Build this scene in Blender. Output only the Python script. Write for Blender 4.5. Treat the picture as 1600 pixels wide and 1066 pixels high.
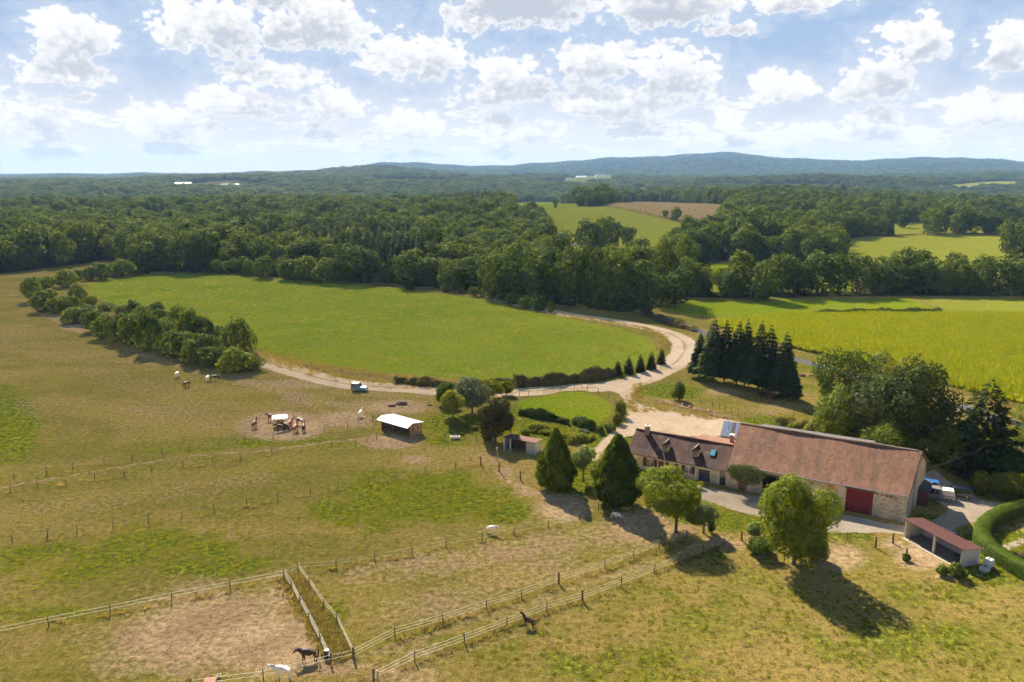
import bpy, bmesh, math, random
import numpy as np
from mathutils import Vector, Matrix
from mathutils.geometry import delaunay_2d_cdt
R = math.radians
scene = bpy.context.scene
for o in list(bpy.data.objects):
    bpy.data.objects.remove(o)
COL = scene.collection

# ------------------------------------------------------------------ camera, sky, sun, exposure
F_PX, HORIZON, CAM_H = 1244.0, 262.0, 50.0
PITCH = math.atan((533 - HORIZON) / F_PX)
cd = bpy.data.cameras.new('camera'); cam = bpy.data.objects.new('camera', cd); COL.objects.link(cam)
cd.sensor_width = 36.0; cd.lens = F_PX / 1600 * 36.0
cd.clip_start = 1.0; cd.clip_end = 40000.0
cam.location = (0, 0, CAM_H); cam.rotation_euler = (R(90) - PITCH, 0, 0)
scene.camera = cam
SUN_AZ, SUN_EL = R(-20), R(39)        # clockwise from +Y, above the horizon
SUN_DIR = Vector((math.sin(SUN_AZ) * math.cos(SUN_EL), math.cos(SUN_AZ) * math.cos(SUN_EL), math.sin(SUN_EL)))
ld = bpy.data.lights.new('sun', 'SUN'); sun = bpy.data.objects.new('sun', ld); COL.objects.link(sun)
ld.energy = 5.0; ld.angle = R(0.53); ld.color = (1.0, 0.91, 0.76)
sun.location = (0, 0, 400); sun.rotation_euler = SUN_DIR.to_track_quat('Z', 'Y').to_euler()
vs = scene.view_settings
vs.view_transform = 'Standard'; vs.look = 'None'; vs.gamma = 1.0; vs.use_curve_mapping = False
vs.exposure = 1.8
scene.render.engine = 'CYCLES'
cy = scene.cycles
cy.max_bounces = 4; cy.diffuse_bounces = 2; cy.glossy_bounces = 1; cy.transmission_bounces = 3
cy.transparent_max_bounces = 6; cy.volume_bounces = 0
cy.caustics_reflective = False; cy.caustics_refractive = False
cy.use_denoising = True; cy.use_adaptive_sampling = True; cy.adaptive_threshold = 0.03

# ------------------------------------------------------------------ node helper
class NT:
    def __init__(self, tree): self.t = tree; self.n = tree.nodes; self.l = tree.links
    def node(self, typ, **kw):
        nd = self.n.new(typ)
        for k, v in kw.items(): setattr(nd, k, v)
        return nd
    def put(self, sock, val):
        if val is None: return
        if isinstance(val, bpy.types.NodeSocket): self.l.new(val, sock)
        else: sock.default_value = val
    def m(self, op, a, b=None, c=None, clamp=False):
        nd = self.n.new('ShaderNodeMath'); nd.operation = op; nd.use_clamp = clamp
        for i, v in enumerate((a, b, c)): self.put(nd.inputs[i], v)
        return nd.outputs[0]
    def v(self, op, a, b=None, out=0):
        nd = self.n.new('ShaderNodeVectorMath'); nd.operation = op
        self.put(nd.inputs[0], a)
        if op == 'SCALE': self.put(nd.inputs['Scale'], b)
        else: self.put(nd.inputs[1], b)
        return nd.outputs[out]
    def comb(self, x, y, z):
        nd = self.n.new('ShaderNodeCombineXYZ')
        for i, v in enumerate((x, y, z)): self.put(nd.inputs[i], v)
        return nd.outputs[0]
    def sep(self, v):
        nd = self.n.new('ShaderNodeSeparateXYZ'); self.l.new(v, nd.inputs[0]); return nd.outputs
    def noise(self, vec, scale, detail=3, rough=0.55, dist=0.0, color=False):
        nd = self.n.new('ShaderNodeTexNoise'); self.put(nd.inputs['Vector'], vec)
        nd.inputs['Scale'].default_value = scale; nd.inputs['Detail'].default_value = detail
        nd.inputs['Roughness'].default_value = rough; nd.inputs['Distortion'].default_value = dist
        return nd.outputs['Color' if color else 'Fac']
    def ss(self, x, lo, hi, a=0.0, b=1.0):
        nd = self.n.new('ShaderNodeMapRange'); nd.interpolation_type = 'SMOOTHSTEP'
        self.put(nd.inputs[0], x); nd.inputs[1].default_value = lo; nd.inputs[2].default_value = hi
        nd.inputs[3].default_value = a; nd.inputs[4].default_value = b
        return nd.outputs[0]
    def mix(self, f, a, b, blend='MIX'):
        nd = self.n.new('ShaderNodeMix'); nd.data_type = 'RGBA'; nd.blend_type = blend
        self.put(nd.inputs[0], f)
        for i, v in ((6, a), (7, b)):
            if isinstance(v, tuple) and len(v) == 3: v = (*v, 1)
            self.put(nd.inputs[i], v)
        return nd.outputs[2]
    def attr(self, name):
        nd = self.n.new('ShaderNodeAttribute'); nd.attribute_name = name; return nd.outputs['Fac']
    def pos(self): return self.n.new('ShaderNodeNewGeometry').outputs['Position']
    def obj(self): return self.n.new('ShaderNodeTexCoord').outputs['Object']
    def rnd(self): return self.n.new('ShaderNodeObjectInfo').outputs['Random']
    def bump(self, h, strength=0.5, dist=0.1):
        nd = self.n.new('ShaderNodeBump'); nd.inputs['Strength'].default_value = strength
        nd.inputs['Distance'].default_value = dist; self.put(nd.inputs['Height'], h); return nd.outputs[0]

def srgb(r, g, b):
    f = lambda c: (c / 255 / 12.92) if c / 255 <= 0.04045 else ((c / 255 + 0.055) / 1.055) ** 2.4
    return (f(r), f(g), f(b))

# ------------------------------------------------------------------ world: clear sky with a layer of fair-weather cumulus, fixed to the world
world = bpy.data.worlds.new('World'); scene.world = world; world.use_nodes = True
world.cycles.sampling_method = 'MANUAL'; world.cycles.sample_map_resolution = 512
SKY_STRENGTH = 0.05
def build_world():
    W = NT(world.node_tree); W.n.clear()
    def n2d(vec, scale, detail, rough):
        nd = W.node('ShaderNodeTexNoise', noise_dimensions='2D'); W.put(nd.inputs['Vector'], vec)
        nd.inputs['Scale'].default_value = scale; nd.inputs['Detail'].default_value = detail; nd.inputs['Roughness'].default_value = rough
        return nd.outputs[0]
    sky = W.node('ShaderNodeTexSky', sky_type='NISHITA', sun_disc=False)
    sky.sun_elevation = SUN_EL; sky.sun_rotation = SUN_AZ % (2 * math.pi)
    sky.altitude = 400; sky.air_density = 1.0; sky.dust_density = 0.4; sky.ozone_density = 1.2
    x, y, z = W.sep(W.node('ShaderNodeTexCoord').outputs['Generated'])
    az = W.m('MULTIPLY', W.m('ARCTAN2', x, y), 180 / math.pi)
    el = W.m('MULTIPLY', W.m('ARCSINE', z), 180 / math.pi)
    uv = W.comb(az, el, 0.0)
    nuv = W.comb(az, W.m('MULTIPLY', el, 1.4), 0.0)
    n1 = n2d(nuv, 0.28, 5, 0.60)
    n2 = n2d(W.v('ADD', nuv, (31.0, 7.0, 0.0)), 1.1, 4, 0.62)
    vo = W.node('ShaderNodeTexVoronoi', feature='F1', voronoi_dimensions='2D')
    W.put(vo.inputs['Vector'], W.v('ADD', nuv, W.comb(W.m('MULTIPLY', n2, 1.1), W.m('MULTIPLY', n1, 1.6), 0.0)))
    vo.inputs['Scale'].default_value = 1.05; vo.inputs['Detail'].default_value = 1.0; vo.inputs['Roughness'].default_value = 0.5
    bil = vo.outputs['Distance']
    wuv = W.v('ADD', uv, W.comb(W.m('MULTIPLY_ADD', n1, 3.4, -1.7), W.m('MULTIPLY_ADD', n2, 1.0, -0.5), 0.0))
    def heaps(lst, vec):
        f = None
        for (ca, ce, wx, hy) in lst:
            nd = W.n.new('ShaderNodeVectorMath'); nd.operation = 'MULTIPLY_ADD'; W.put(nd.inputs[0], vec)
            nd.inputs[1].default_value = (1 / wx, 1 / hy, 0); nd.inputs[2].default_value = (-ca / wx, -ce / hy, 0)
            mx = W.v('MAXIMUM', nd.outputs[0], W.v('MULTIPLY', nd.outputs[0], (-1.0, -2.1, 0.0)))      # compressed below: flat bases
            q = W.v('LENGTH', mx, None, 1)
            f = q if f is None else W.m('MINIMUM', f, q)
        return W.m('SUBTRACT', 1.0, f)
    field = heaps(CLOUDS, wuv); above = heaps(CLOUDS, W.v('ADD', wuv, (-0.30, 1.35, 0.0))); dark = heaps(DARKS, wuv)
    # far banks towards the horizon all the way round, loose heaps to the sides and behind
    bank = n2d(W.comb(W.m('MULTIPLY', az, 0.16), W.m('MULTIPLY', el, 0.75), 0.0), 1.0, 5, 0.62)
    bandw = W.m('MULTIPLY', W.ss(el, -0.5, 0.8), W.ss(el, 3.2, 6.5, 1.0, 0.0))
    bq = W.m('MULTIPLY_ADD', W.m('SUBTRACT', 1.0, bandw), -2.0, W.m('MULTIPLY_ADD', bank, 4.6, -2.15))
    side = W.ss(W.m('ABSOLUTE', az), 36.0, 46.0)
    loose = n2d(W.comb(W.m('MULTIPLY', az, 0.06), W.m('MULTIPLY', el, 0.11), 0.0), 1.0, 4, 0.58)
    lq = W.m('MULTIPLY_ADD', W.m('SUBTRACT', 1.0, side), -3.0, W.m('MULTIPLY_ADD', loose, 4.0, -2.6))
    f2 = W.m('MAXIMUM', W.m('MAXIMUM', field, bq), lq)
    fz = W.m('MULTIPLY_ADD', n1, 1.25, W.m('SUBTRACT', f2, 0.70))
    fz = W.m('MULTIPLY_ADD', n2, 0.36, W.m('SUBTRACT', fz, 0.18))
    fz = W.m('MULTIPLY_ADD', bil, -0.42, W.m('ADD', fz, 0.22))
    mask = W.ss(fz, -0.03, 0.20)
    veil = W.m('MULTIPLY', W.ss(fz, -0.75, 0.2), 0.28)
    thick = W.m('MULTIPLY', W.ss(fz, 0.15, 0.85), W.ss(W.m('MULTIPLY_ADD', bil, 0.35, n2), 0.42, 0.86))
    dk = W.ss(W.m('MULTIPLY_ADD', n2, 1.3, W.m('SUBTRACT', dark, 0.62)), -0.25, 0.75)
    up = W.ss(W.m('MULTIPLY_ADD', n2, 1.15, W.m('MULTIPLY_ADD', bil, 0.45, W.m('SUBTRACT', above, 0.92))), -0.12, 0.62)
    dk = W.m('MAXIMUM', dk, W.m('MULTIPLY', up, 0.85))
    shade = W.m('MULTIPLY_ADD', thick, 0.16, W.m('MULTIPLY', dk, W.ss(fz, 0.0, 0.45)))
    nd = shade.node; nd.use_clamp = True
    ccol = W.mix(shade, CLOUD_LIT, CLOUD_BASE)
    hz = W.ss(el, -3.0, 9.0, 1.0, 0.0)
    skyc = W.v('MINIMUM', W.mix(1.0, sky.outputs[0], SKY_TINT, 'MULTIPLY'), (2.35, 3.2, 4.6))
    skyc = W.mix(W.m('MULTIPLY', hz, 1.0), skyc, SKY_MILK)
    ccol = W.mix(W.m('MULTIPLY', hz, 0.35), ccol, SKY_MILK)
    col = W.mix(W.m('MAXIMUM', mask, veil), skyc, ccol)
    bg = W.node('ShaderNodeBackground'); W.put(bg.inputs[0], col); bg.inputs[1].default_value = SKY_STRENGTH
    W.l.new(bg.outputs[0], W.node('ShaderNodeOutputWorld').inputs[0])
def sky_px(px, py):     # direction of a cloud in the photograph -> azimuth, elevation in degrees
    dx, dz = px - 800, -(py - 533)
    yy = F_PX * math.cos(PITCH) + dz * math.sin(PITCH); zz = -F_PX * math.sin(PITCH) + dz * math.cos(PITCH)
    return math.degrees(math.atan2(dx, yy)), math.degrees(math.atan2(zz, math.hypot(dx, yy)))
def heap_list(boxes, grow=1.0):
    out = []
    for (x0, x1, yt, yb) in boxes:
        xm = (x0 + x1) / 2; ym = (yt + yb) / 2
        a0, _ = sky_px(x0, ym); a1, _ = sky_px(x1, ym); am, em = sky_px(xm, ym); _, et = sky_px(xm, yt); _, eb = sky_px(xm, yb)
        out.append(((a0 + a1) / 2, eb + 0.32 * (et - eb), (a1 - a0) / 2 * grow, max((et - eb) * 0.68 * grow, 0.35)))
    return out
CLOUDS = heap_list(((35, 190, 12, 92), (-10, 180, 80, 134), (240, 430, -15, 90), (380, 590, -20, 82), (355, 510, 95, 138),
        (285, 450, 132, 178), (440, 585, 138, 190), (190, 330, 160, 220), (-20, 120, 140, 230), (578, 740, 50, 128), (715, 880, 85, 172),
        (830, 1010, 60, 128), (980, 1130, 65, 160), (850, 1060, 130, 190), (675, 960, -60, 48), (930, 1180, -50, 42), (1150, 1330, -40, 24), (1110, 1190, 32, 58),
        (1165, 1285, 112, 160), (1300, 1440, 70, 160), (1390, 1495, 18, 100), (1520, 1640, 30, 112), (1320, 1420, 162, 205), (1478, 1620, 145, 185),
        (1225, 1315, 186, 218), (560, 700, 170, 222), (1110, 1170, 178, 204), (1040, 1110, 190, 215), (760, 900, 180, 225)), 1.20)
DARKS = heap_list(((380, 470, -20, 20), (680, 960, -30, 48), (940, 1120, 0, 40), (800, 880, 110, 165), (1360, 1440, 110, 160)), 1.0)
CLOUD_LIT, CLOUD_BASE = (6.0, 5.95, 5.9), (3.35, 3.6, 4.1)
SKY_MILK, SKY_TINT = (6.5, 6.05, 5.6), (0.68, 0.70, 0.78)
build_world()
# ------------------------------------------------------------------ photograph <-> ground
CP, SP = math.cos(PITCH), math.sin(PITCH)
def proj_np(x, y, z):
    zz = z - CAM_H; f = np.maximum(y * CP - zz * SP, 1e-3); u = y * SP + zz * CP
    return 800 + F_PX * x / f, 533 - F_PX * u / f
def ray(px, py):
    d = Vector((px - 800, F_PX * CP - (py - 533) * SP, -F_PX * SP - (py - 533) * CP)); return d.normalized()
def smooth(a, b, x):
    t = np.clip((x - a) / (b - a), 0, 1); return t * t * (3 - 2 * t)
_rs = np.random.RandomState(5)
_W = [(_rs.uniform(0, 2 * np.pi), _rs.uniform(0, 2 * np.pi), _rs.uniform(0.6, 1.6)) for _ in range(14)]
def wav(x, y, wl, k0=0, n=6):
    s = 0
    for (a, p, f) in _W[k0:k0 + n]: s = s + np.sin((x * np.cos(a) + y * np.sin(a)) * 2 * np.pi * f / wl + p)
    return s / n ** 0.5
# skyline of the far ridge and of the nearer wooded ridge (photo column -> photo row)
RIDGE1 = np.array([(-900, 272), (-200, 273), (0, 273.5), (60, 271.5), (150, 273), (215, 270), (280, 272), (340, 270.5), (400, 269), (500, 266), (560, 262), (600, 253), (660, 255), (700, 259), (800, 259), (880, 253), (940, 248), (1000, 247), (1060, 243), (1120, 241), (1150, 240.5), (1200, 246.5), (1260, 250.5), (1320, 252), (1400, 250.5), (1460, 248), (1520, 250), (1600, 254), (2000, 258), (2600, 262)])
RIDGE2 = np.array([(-900, 282), (0, 280), (180, 278), (250, 275), (400, 271), (450, 269), (520, 264), (580, 259), (610, 258.5), (640, 263), (700, 270), (800, 275), (1000, 275), (1300, 276), (1420, 272), (1600, 268), (2600, 268)])
# knolls that carry far clearings and farms: x, y, height, half width, half depth
KNOLLS = [(-1050, 2700, 30, 620, 330), (380, 3500, 34, 420, 330), (-1250, 1900, 12, 300, 220)]
def terr(x, y):
    x = np.asarray(x, float); y = np.asarray(y, float)
    r = np.hypot(x, y); yy = np.maximum(y, 1.0)
    w = smooth(420, 1300, r)
    h = w * (9.0 * wav(x, y, 1700, 0, 5) + 5.5 * wav(x, y, 700, 5, 5)) * (0.5 + 0.5 * smooth(800, 1500, r)) - 14 * smooth(900, 1700, r)
    h = h + smooth(430, 800, y) * 7 * np.exp(-((x - 130) / 190) ** 2 - ((y - 860) / 260) ** 2)
    for (bx, by, ba, bsx, bsy) in KNOLLS: h = h + ba * np.exp(-((x - bx) / bsx) ** 2 - ((y - by) / bsy) ** 2)
    px = 800 + F_PX * (x / yy) / CP
    px = np.where(y > 0, px, 800)
    for (rd, dist, s0, tree) in ((RIDGE1, 8200.0, 1700.0, 10.0), (RIDGE2, 4300.0, 800.0, 12.0)):
        yr = np.interp(px, rd[:, 0], rd[:, 1]) + 0.7 * np.sin(px / 23.0) + 0.5 * np.sin(px / 9.7 + 1)
        zt = CAM_H + (HORIZON - yr) / F_PX * np.minimum(r, dist) - tree
        g = np.exp(-np.minimum(r - dist, 0) ** 2 / (2 * s0 ** 2)) if rd is RIDGE1 else np.exp(-(r - dist) ** 2 / (2 * s0 ** 2))
        h = h * (1 - g) + zt * g
    return h
def ter(x, y): return float(terr(x, y))
def G(px, py):          # point of the ground seen at a pixel of the photograph
    d = ray(px, py); t = 20.0
    if d.z < -1e-6:
        t0 = -CAM_H / d.z
        if t0 < 430: return Vector((d.x * t0, d.y * t0, 0.0))
    step = 6.0; prev = t
    while t < 12000:
        p = d * t
        if p.z + CAM_H < ter(p.x, p.y): break
        prev = t; t += step; step = max(6.0, t * 0.01)
    lo, hi = prev, t
    for _ in range(30):
        m = (lo + hi) / 2; p = d * m
        if p.z + CAM_H < ter(p.x, p.y): hi = m
        else: lo = m
    p = d * hi; return Vector((p.x, p.y, ter(p.x, p.y)))
def size_px(p, npx):    # metres that npx photo pixels span at a ground point
    return npx * (p.y * CP + CAM_H * SP) / F_PX
def inpoly(poly, x, y):
    x = np.asarray(x); y = np.asarray(y); c = np.zeros(x.shape, bool); n = len(poly); j = n - 1
    for i in range(n):
        xi, yi = poly[i]; xj, yj = poly[j]
        if yi != yj: c ^= ((yi > y) != (yj > y)) & (x < (xj - xi) * (y - yi) / (yj - yi) + xi)
        j = i
    return c
def polydist(poly, x, y, closed=True):
    d = np.full(np.shape(x), 1e9); n = len(poly)
    for i in range(n if closed else n - 1):
        ax, ay = poly[i]; bx, by = poly[(i + 1) % n]
        L = (bx - ax) ** 2 + (by - ay) ** 2 + 1e-9
        t = np.clip(((x - ax) * (bx - ax) + (y - ay) * (by - ay)) / L, 0, 1)
        d = np.minimum(d, np.hypot(x - ax - t * (bx - ax), y - ay - t * (by - ay)))
    return d
def GP(pts): return [(q.x, q.y) for q in (G(*p) for p in pts)]

# ------------------------------------------------------------------ object helpers
def tag(o, label=None, cat=None, group=None, kind=None):
    if label: o['label'] = label
    if cat: o['category'] = cat
    if group: o['group'] = group
    if kind: o['kind'] = kind
    return o
def empty(name, loc=(0, 0, 0), rz=0.0, scale=1.0):
    o = bpy.data.objects.new(name, None); COL.objects.link(o); o.location = loc; o.rotation_euler = (0, 0, rz)
    o.scale = (scale,) * 3 if isinstance(scale, (int, float)) else scale
    o.empty_display_size = 0.5; return o
def link(name, me, parent=None, loc=None, rot=None, scale=None):
    o = bpy.data.objects.new(name, me); COL.objects.link(o)
    if parent: o.parent = parent
    if loc is not None: o.location = loc
    if rot is not None: o.rotation_euler = rot
    if scale is not None: o.scale = scale
    return o
def mesh_from(name, verts, faces, mat, smoothed=False):
    me = bpy.data.meshes.new(name); me.from_pydata([tuple(v) for v in verts], [], faces); me.materials.append(mat)
    if smoothed: me.polygons.foreach_set('use_smooth', np.ones(len(me.polygons), bool))
    me.update(); return me
def quads_mesh(name, V, mat, tint=None, quad=4):
    """V: (n*quad,3) array of loose n-gons"""
    V = np.ascontiguousarray(V, dtype=np.float32); n = len(V) // quad
    me = bpy.data.meshes.new(name); me.vertices.add(len(V)); me.vertices.foreach_set('co', V.ravel())
    me.loops.add(len(V)); me.loops.foreach_set('vertex_index', np.arange(len(V), dtype=np.int32))
    me.polygons.add(n); me.polygons.foreach_set('loop_start', np.arange(0, len(V), quad, dtype=np.int32))
    me.update(calc_edges=True)
    if tint is not None:
        a = me.attributes.new('tint', 'FLOAT', 'POINT'); a.data.foreach_set('value', np.repeat(tint, quad).astype(np.float32))
    me.materials.append(mat); return me
class MB:
    """collects shapes into one mesh"""
    def __init__(self): self.v = []; self.f = []
    def add(self, vs, fs):
        b = len(self.v); self.v += [tuple(p) for p in vs]; self.f += [tuple(i + b for i in f) for f in fs]; return self
    def box(self, x0, x1, y0, y1, z0, z1):
        return self.add([(x0, y0, z0), (x1, y0, z0), (x1, y1, z0), (x0, y1, z0), (x0, y0, z1), (x1, y0, z1), (x1, y1, z1), (x0, y1, z1)],
                        [(0, 3, 2, 1), (4, 5, 6, 7), (0, 1, 5, 4), (1, 2, 6, 5), (2, 3, 7, 6), (3, 0, 4, 7)])
    def hexa(self, p):    # 8 corners: bottom ring then top ring
        return self.add(p, [(0, 3, 2, 1), (4, 5, 6, 7), (0, 1, 5, 4), (1, 2, 6, 5), (2, 3, 7, 6), (3, 0, 4, 7)])
    def slab(self, quad, t):    # a quad thickened downwards
        return self.hexa([(x, y, z - t) for x, y, z in quad] + list(quad))
    def tube(self, pts, rads, n=8, caps=True):
        pts = [Vector(p) for p in pts]; rings = []
        for i, p in enumerate(pts):
            d = (pts[min(i + 1, len(pts) - 1)] - pts[max(i - 1, 0)]).normalized()
            a = d.orthogonal().normalized() if abs(d.z) < 0.9 else (Vector((1, 0, 0)) - d * d.x).normalized()
            b = d.cross(a); r = rads[i] if hasattr(rads, '__len__') else rads
            rings.append([p + (a * math.cos(k * 2 * math.pi / n) + b * math.sin(k * 2 * math.pi / n)) * r for k in range(n)])
        vs = [q for rg in rings for q in rg]; fs = []
        for i in range(len(pts) - 1):
            for k in range(n): fs.append((i * n + k, i * n + (k + 1) % n, (i + 1) * n + (k + 1) % n, (i + 1) * n + k))
        if caps: fs += [tuple(range(n))[::-1], tuple(range((len(pts) - 1) * n, len(pts) * n))]
        return self.add(vs, fs)
    def mesh(self, name, mat, sm=False): return mesh_from(name, self.v, self.f, mat, sm)
    def build(self, name, mat, parent=None, sm=False, **kw): return link(name, self.mesh(name, mat, sm), parent, **kw)
def copy_tree(o, parent=None):
    c = o.copy(); COL.objects.link(c)
    if parent: c.parent = parent
    for ch in o.children: copy_tree(ch, c)
    return c

# ------------------------------------------------------------------ materials
def material(name):
    m = bpy.data.materials.new(name); m.use_nodes = True; t = NT(m.node_tree); t.n.clear()
    return m, t, t.node('ShaderNodeOutputMaterial')
def plain(name, col, rough=0.7, metal=0.0, var=0.12, scale=3.0, spec=0.3, bump=0.0):
    m, t, out = material(name); p = t.node('ShaderNodeBsdfPrincipled')
    n = t.noise(t.obj(), scale, 4, 0.6); f = t.m('MULTIPLY_ADD', n, 2 * var, 1 - var)
    c = t.v('SCALE', t.comb(*col), f); t.put(p.inputs['Base Color'], c)
    p.inputs['Roughness'].default_value = rough; p.inputs['Metallic'].default_value = metal
    p.inputs['Specular IOR Level'].default_value = spec
    if bump: t.put(p.inputs['Normal'], t.bump(t.noise(t.obj(), scale * 3, 3), 0.6, bump))
    t.l.new(p.outputs[0], out.inputs[0]); return m
def leafmat(name, dark, light, trans=0.35, dry=None, hue=0.25):
    """foliage: varies between plants, between leaf clumps and between single leaves; lets light through"""
    m, t, out = material(name)
    rnd = t.rnd(); tint = t.attr('tint')
    nz = t.noise(t.obj(), 0.45, 3, 0.6)
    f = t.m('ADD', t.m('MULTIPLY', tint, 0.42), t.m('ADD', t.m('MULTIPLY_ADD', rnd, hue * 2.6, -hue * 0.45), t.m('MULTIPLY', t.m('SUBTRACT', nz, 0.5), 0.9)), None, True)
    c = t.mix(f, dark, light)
    if dry: c = t.mix(t.m('MULTIPLY', t.ss(t.m('ADD', t.m('MULTIPLY', rnd, 0.6), t.m('MULTIPLY', nz, 0.55)), 0.62, 0.95), 0.75), c, dry)
    di = t.node('ShaderNodeBsdfDiffuse'); tr = t.node('ShaderNodeBsdfTranslucent'); mx = t.node('ShaderNodeMixShader')
    t.put(di.inputs[0], c); t.put(tr.inputs[0], t.mix(1.0, c, (1.35, 1.2, 0.55), 'MULTIPLY'))
    mx.inputs[0].default_value = trans; t.l.new(di.outputs[0], mx.inputs[1]); t.l.new(tr.outputs[0], mx.inputs[2])
    gl = t.node('ShaderNodeBsdfGlossy'); gl.inputs['Roughness'].default_value = 0.5; gl.inputs[0].default_value = (0.4, 0.42, 0.3, 1)
    m2 = t.node('ShaderNodeMixShader'); m2.inputs[0].default_value = 0.015
    t.l.new(mx.outputs[0], m2.inputs[1]); t.l.new(gl.outputs[0], m2.inputs[2])
    t.l.new(m2.outputs[0], out.inputs[0]); return m

# pasture colour shared by every ground sheet, so that feathered edges melt into their neighbours
C_DRY, C_OLIVE, C_LUSH, C_BARE, C_STRAW = (0.320, 0.228, 0.066), (0.212, 0.178, 0.034), (0.150, 0.175, 0.012), (0.50, 0.355, 0.190), (0.41, 0.305, 0.095)
def pasture(t):
    p = t.pos()
    flat = t.v('MULTIPLY', p, (1.0, 1.0, 0.0))
    big = t.noise(t.v('MULTIPLY', flat, (1.0, 2.2, 1.0)), 0.020, 5, 0.62, 0.9); mid = t.noise(flat, 0.16, 4, 0.65, 0.4); fine = t.noise(flat, 1.3, 4, 0.7); grain = t.noise(flat, 5.0, 3, 0.75)
    c = t.mix(t.ss(t.m('ADD', t.m('MULTIPLY', big, 0.65), t.m('MULTIPLY', mid, 0.35)), 0.40, 0.58), C_DRY, C_OLIVE)
    c = t.mix(t.m('MULTIPLY', t.ss(t.noise(t.v('MULTIPLY', flat, (0.7, 1.6, 1.0)), 0.045, 5, 0.62, 1.4), 0.50, 0.64), 0.7), c, (0.285, 0.228, 0.045))
    lush = t.m('MULTIPLY_ADD', t.m('SUBTRACT', mid, 0.5), 1.3, t.attr('lush'))
    lush = t.m('MULTIPLY_ADD', t.m('SUBTRACT', fine, 0.5), 0.9, lush)
    c = t.mix(t.ss(lush, 0.22, 0.64), c, t.mix(t.ss(fine, 0.40, 0.60), (0.095, 0.125, 0.016), (0.205, 0.215, 0.014)))
    straw = t.m('ADD', t.m('MULTIPLY', fine, 0.55), t.m('MULTIPLY', mid, 0.45))
    c = t.mix(t.m('MULTIPLY', t.ss(straw, 0.55, 0.72), 0.6), c, C_STRAW)
    bare = t.m('MULTIPLY_ADD', t.m('SUBTRACT', mid, 0.5), 1.1, t.attr('bare'))
    bare = t.m('MULTIPLY_ADD', t.m('SUBTRACT', fine, 0.5), 0.8, bare)
    soil = t.mix(t.ss(mid, 0.35, 0.65), C_BARE, (0.37, 0.245, 0.125))
    c = t.mix(t.ss(bare, 0.28, 0.80), c, soil)
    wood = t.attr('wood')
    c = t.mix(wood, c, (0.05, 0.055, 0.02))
    g = t.m('ADD', t.m('MULTIPLY', fine, 0.55), t.m('MULTIPLY', grain, 0.65))
    c = t.v('SCALE', c, t.ss(g, 0.42, 0.78, 0.50, 1.45))
    dung = t.noise(flat, 0.9, 1, 0.4)
    c = t.mix(t.m('MULTIPLY', t.ss(dung, 0.70, 0.745), 0.55), c, (0.06, 0.05, 0.025))
    h = t.m('ADD', t.m('MULTIPLY', fine, 0.7), t.m('MULTIPLY', grain, 0.3))
    return c, h, mid, fine, grain, flat
def finish(t, out, c, h, strength=0.8, dist=0.25, rough=0.95):
    d = t.node('ShaderNodeBsdfDiffuse'); d.inputs['Roughness'].default_value = 1.0
    t.put(d.inputs[0], c); t.put(d.inputs['Normal'], t.bump(h, strength, dist)); t.l.new(d.outputs[0], out.inputs[0])
def ground_mat():
    m, t, out = material('pasture_grass'); c, h, *_ = pasture(t); finish(t, out, c, h); return m
def cover_mat(name, a, b, spec=None, amt=0.75, lo=0.25, hi=0.75, bs=0.5, con=1.0):
    """a ground cover of two tones whose edge ('edge' attribute) frays into pasture"""
    m, t, out = material(name); c, h, mid, fine, grain, flat = pasture(t)
    big = t.noise(flat, 0.035, 5, 0.65, 1.2)
    f = t.m('ADD', t.m('MULTIPLY', big, 0.5), t.m('ADD', t.m('MULTIPLY', mid, 0.3), t.m('MULTIPLY', fine, 0.2)))
    k = t.mix(t.ss(f, 0.36, 0.64), a, b)
    if spec: k = t.mix(t.m('MULTIPLY', t.ss(t.m('MULTIPLY_ADD', t.m('SUBTRACT', fine, 0.5), 0.5, mid), 0.54, 0.68), amt), k, spec)
    k = t.v('SCALE', k, t.ss(t.m('ADD', t.m('MULTIPLY', fine, 0.7), t.m('MULTIPLY', grain, 0.3)), 0.38, 0.64, 1 - 0.34 * con, 1 + 0.30 * con))
    e = t.m('MULTIPLY_ADD', t.m('SUBTRACT', mid, 0.5), 0.8, t.attr('edge'))
    e = t.m('MULTIPLY_ADD', t.m('SUBTRACT', fine, 0.5), 0.7, e)
    cov = t.m('MULTIPLY', t.ss(e, lo, hi), t.ss(t.attr('edge'), 0.0, 0.18))
    strip = t.m('MULTIPLY', t.ss(t.m('MULTIPLY_ADD', t.m('SUBTRACT', mid, 0.5), 1.6, t.attr('strip')), 0.45, 0.9), 0.55)
    c = t.mix(t.m('MULTIPLY', cov, t.m('SUBTRACT', 1.0, strip)), c, k)
    finish(t, out, c, h, bs, 0.2); return m
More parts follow.
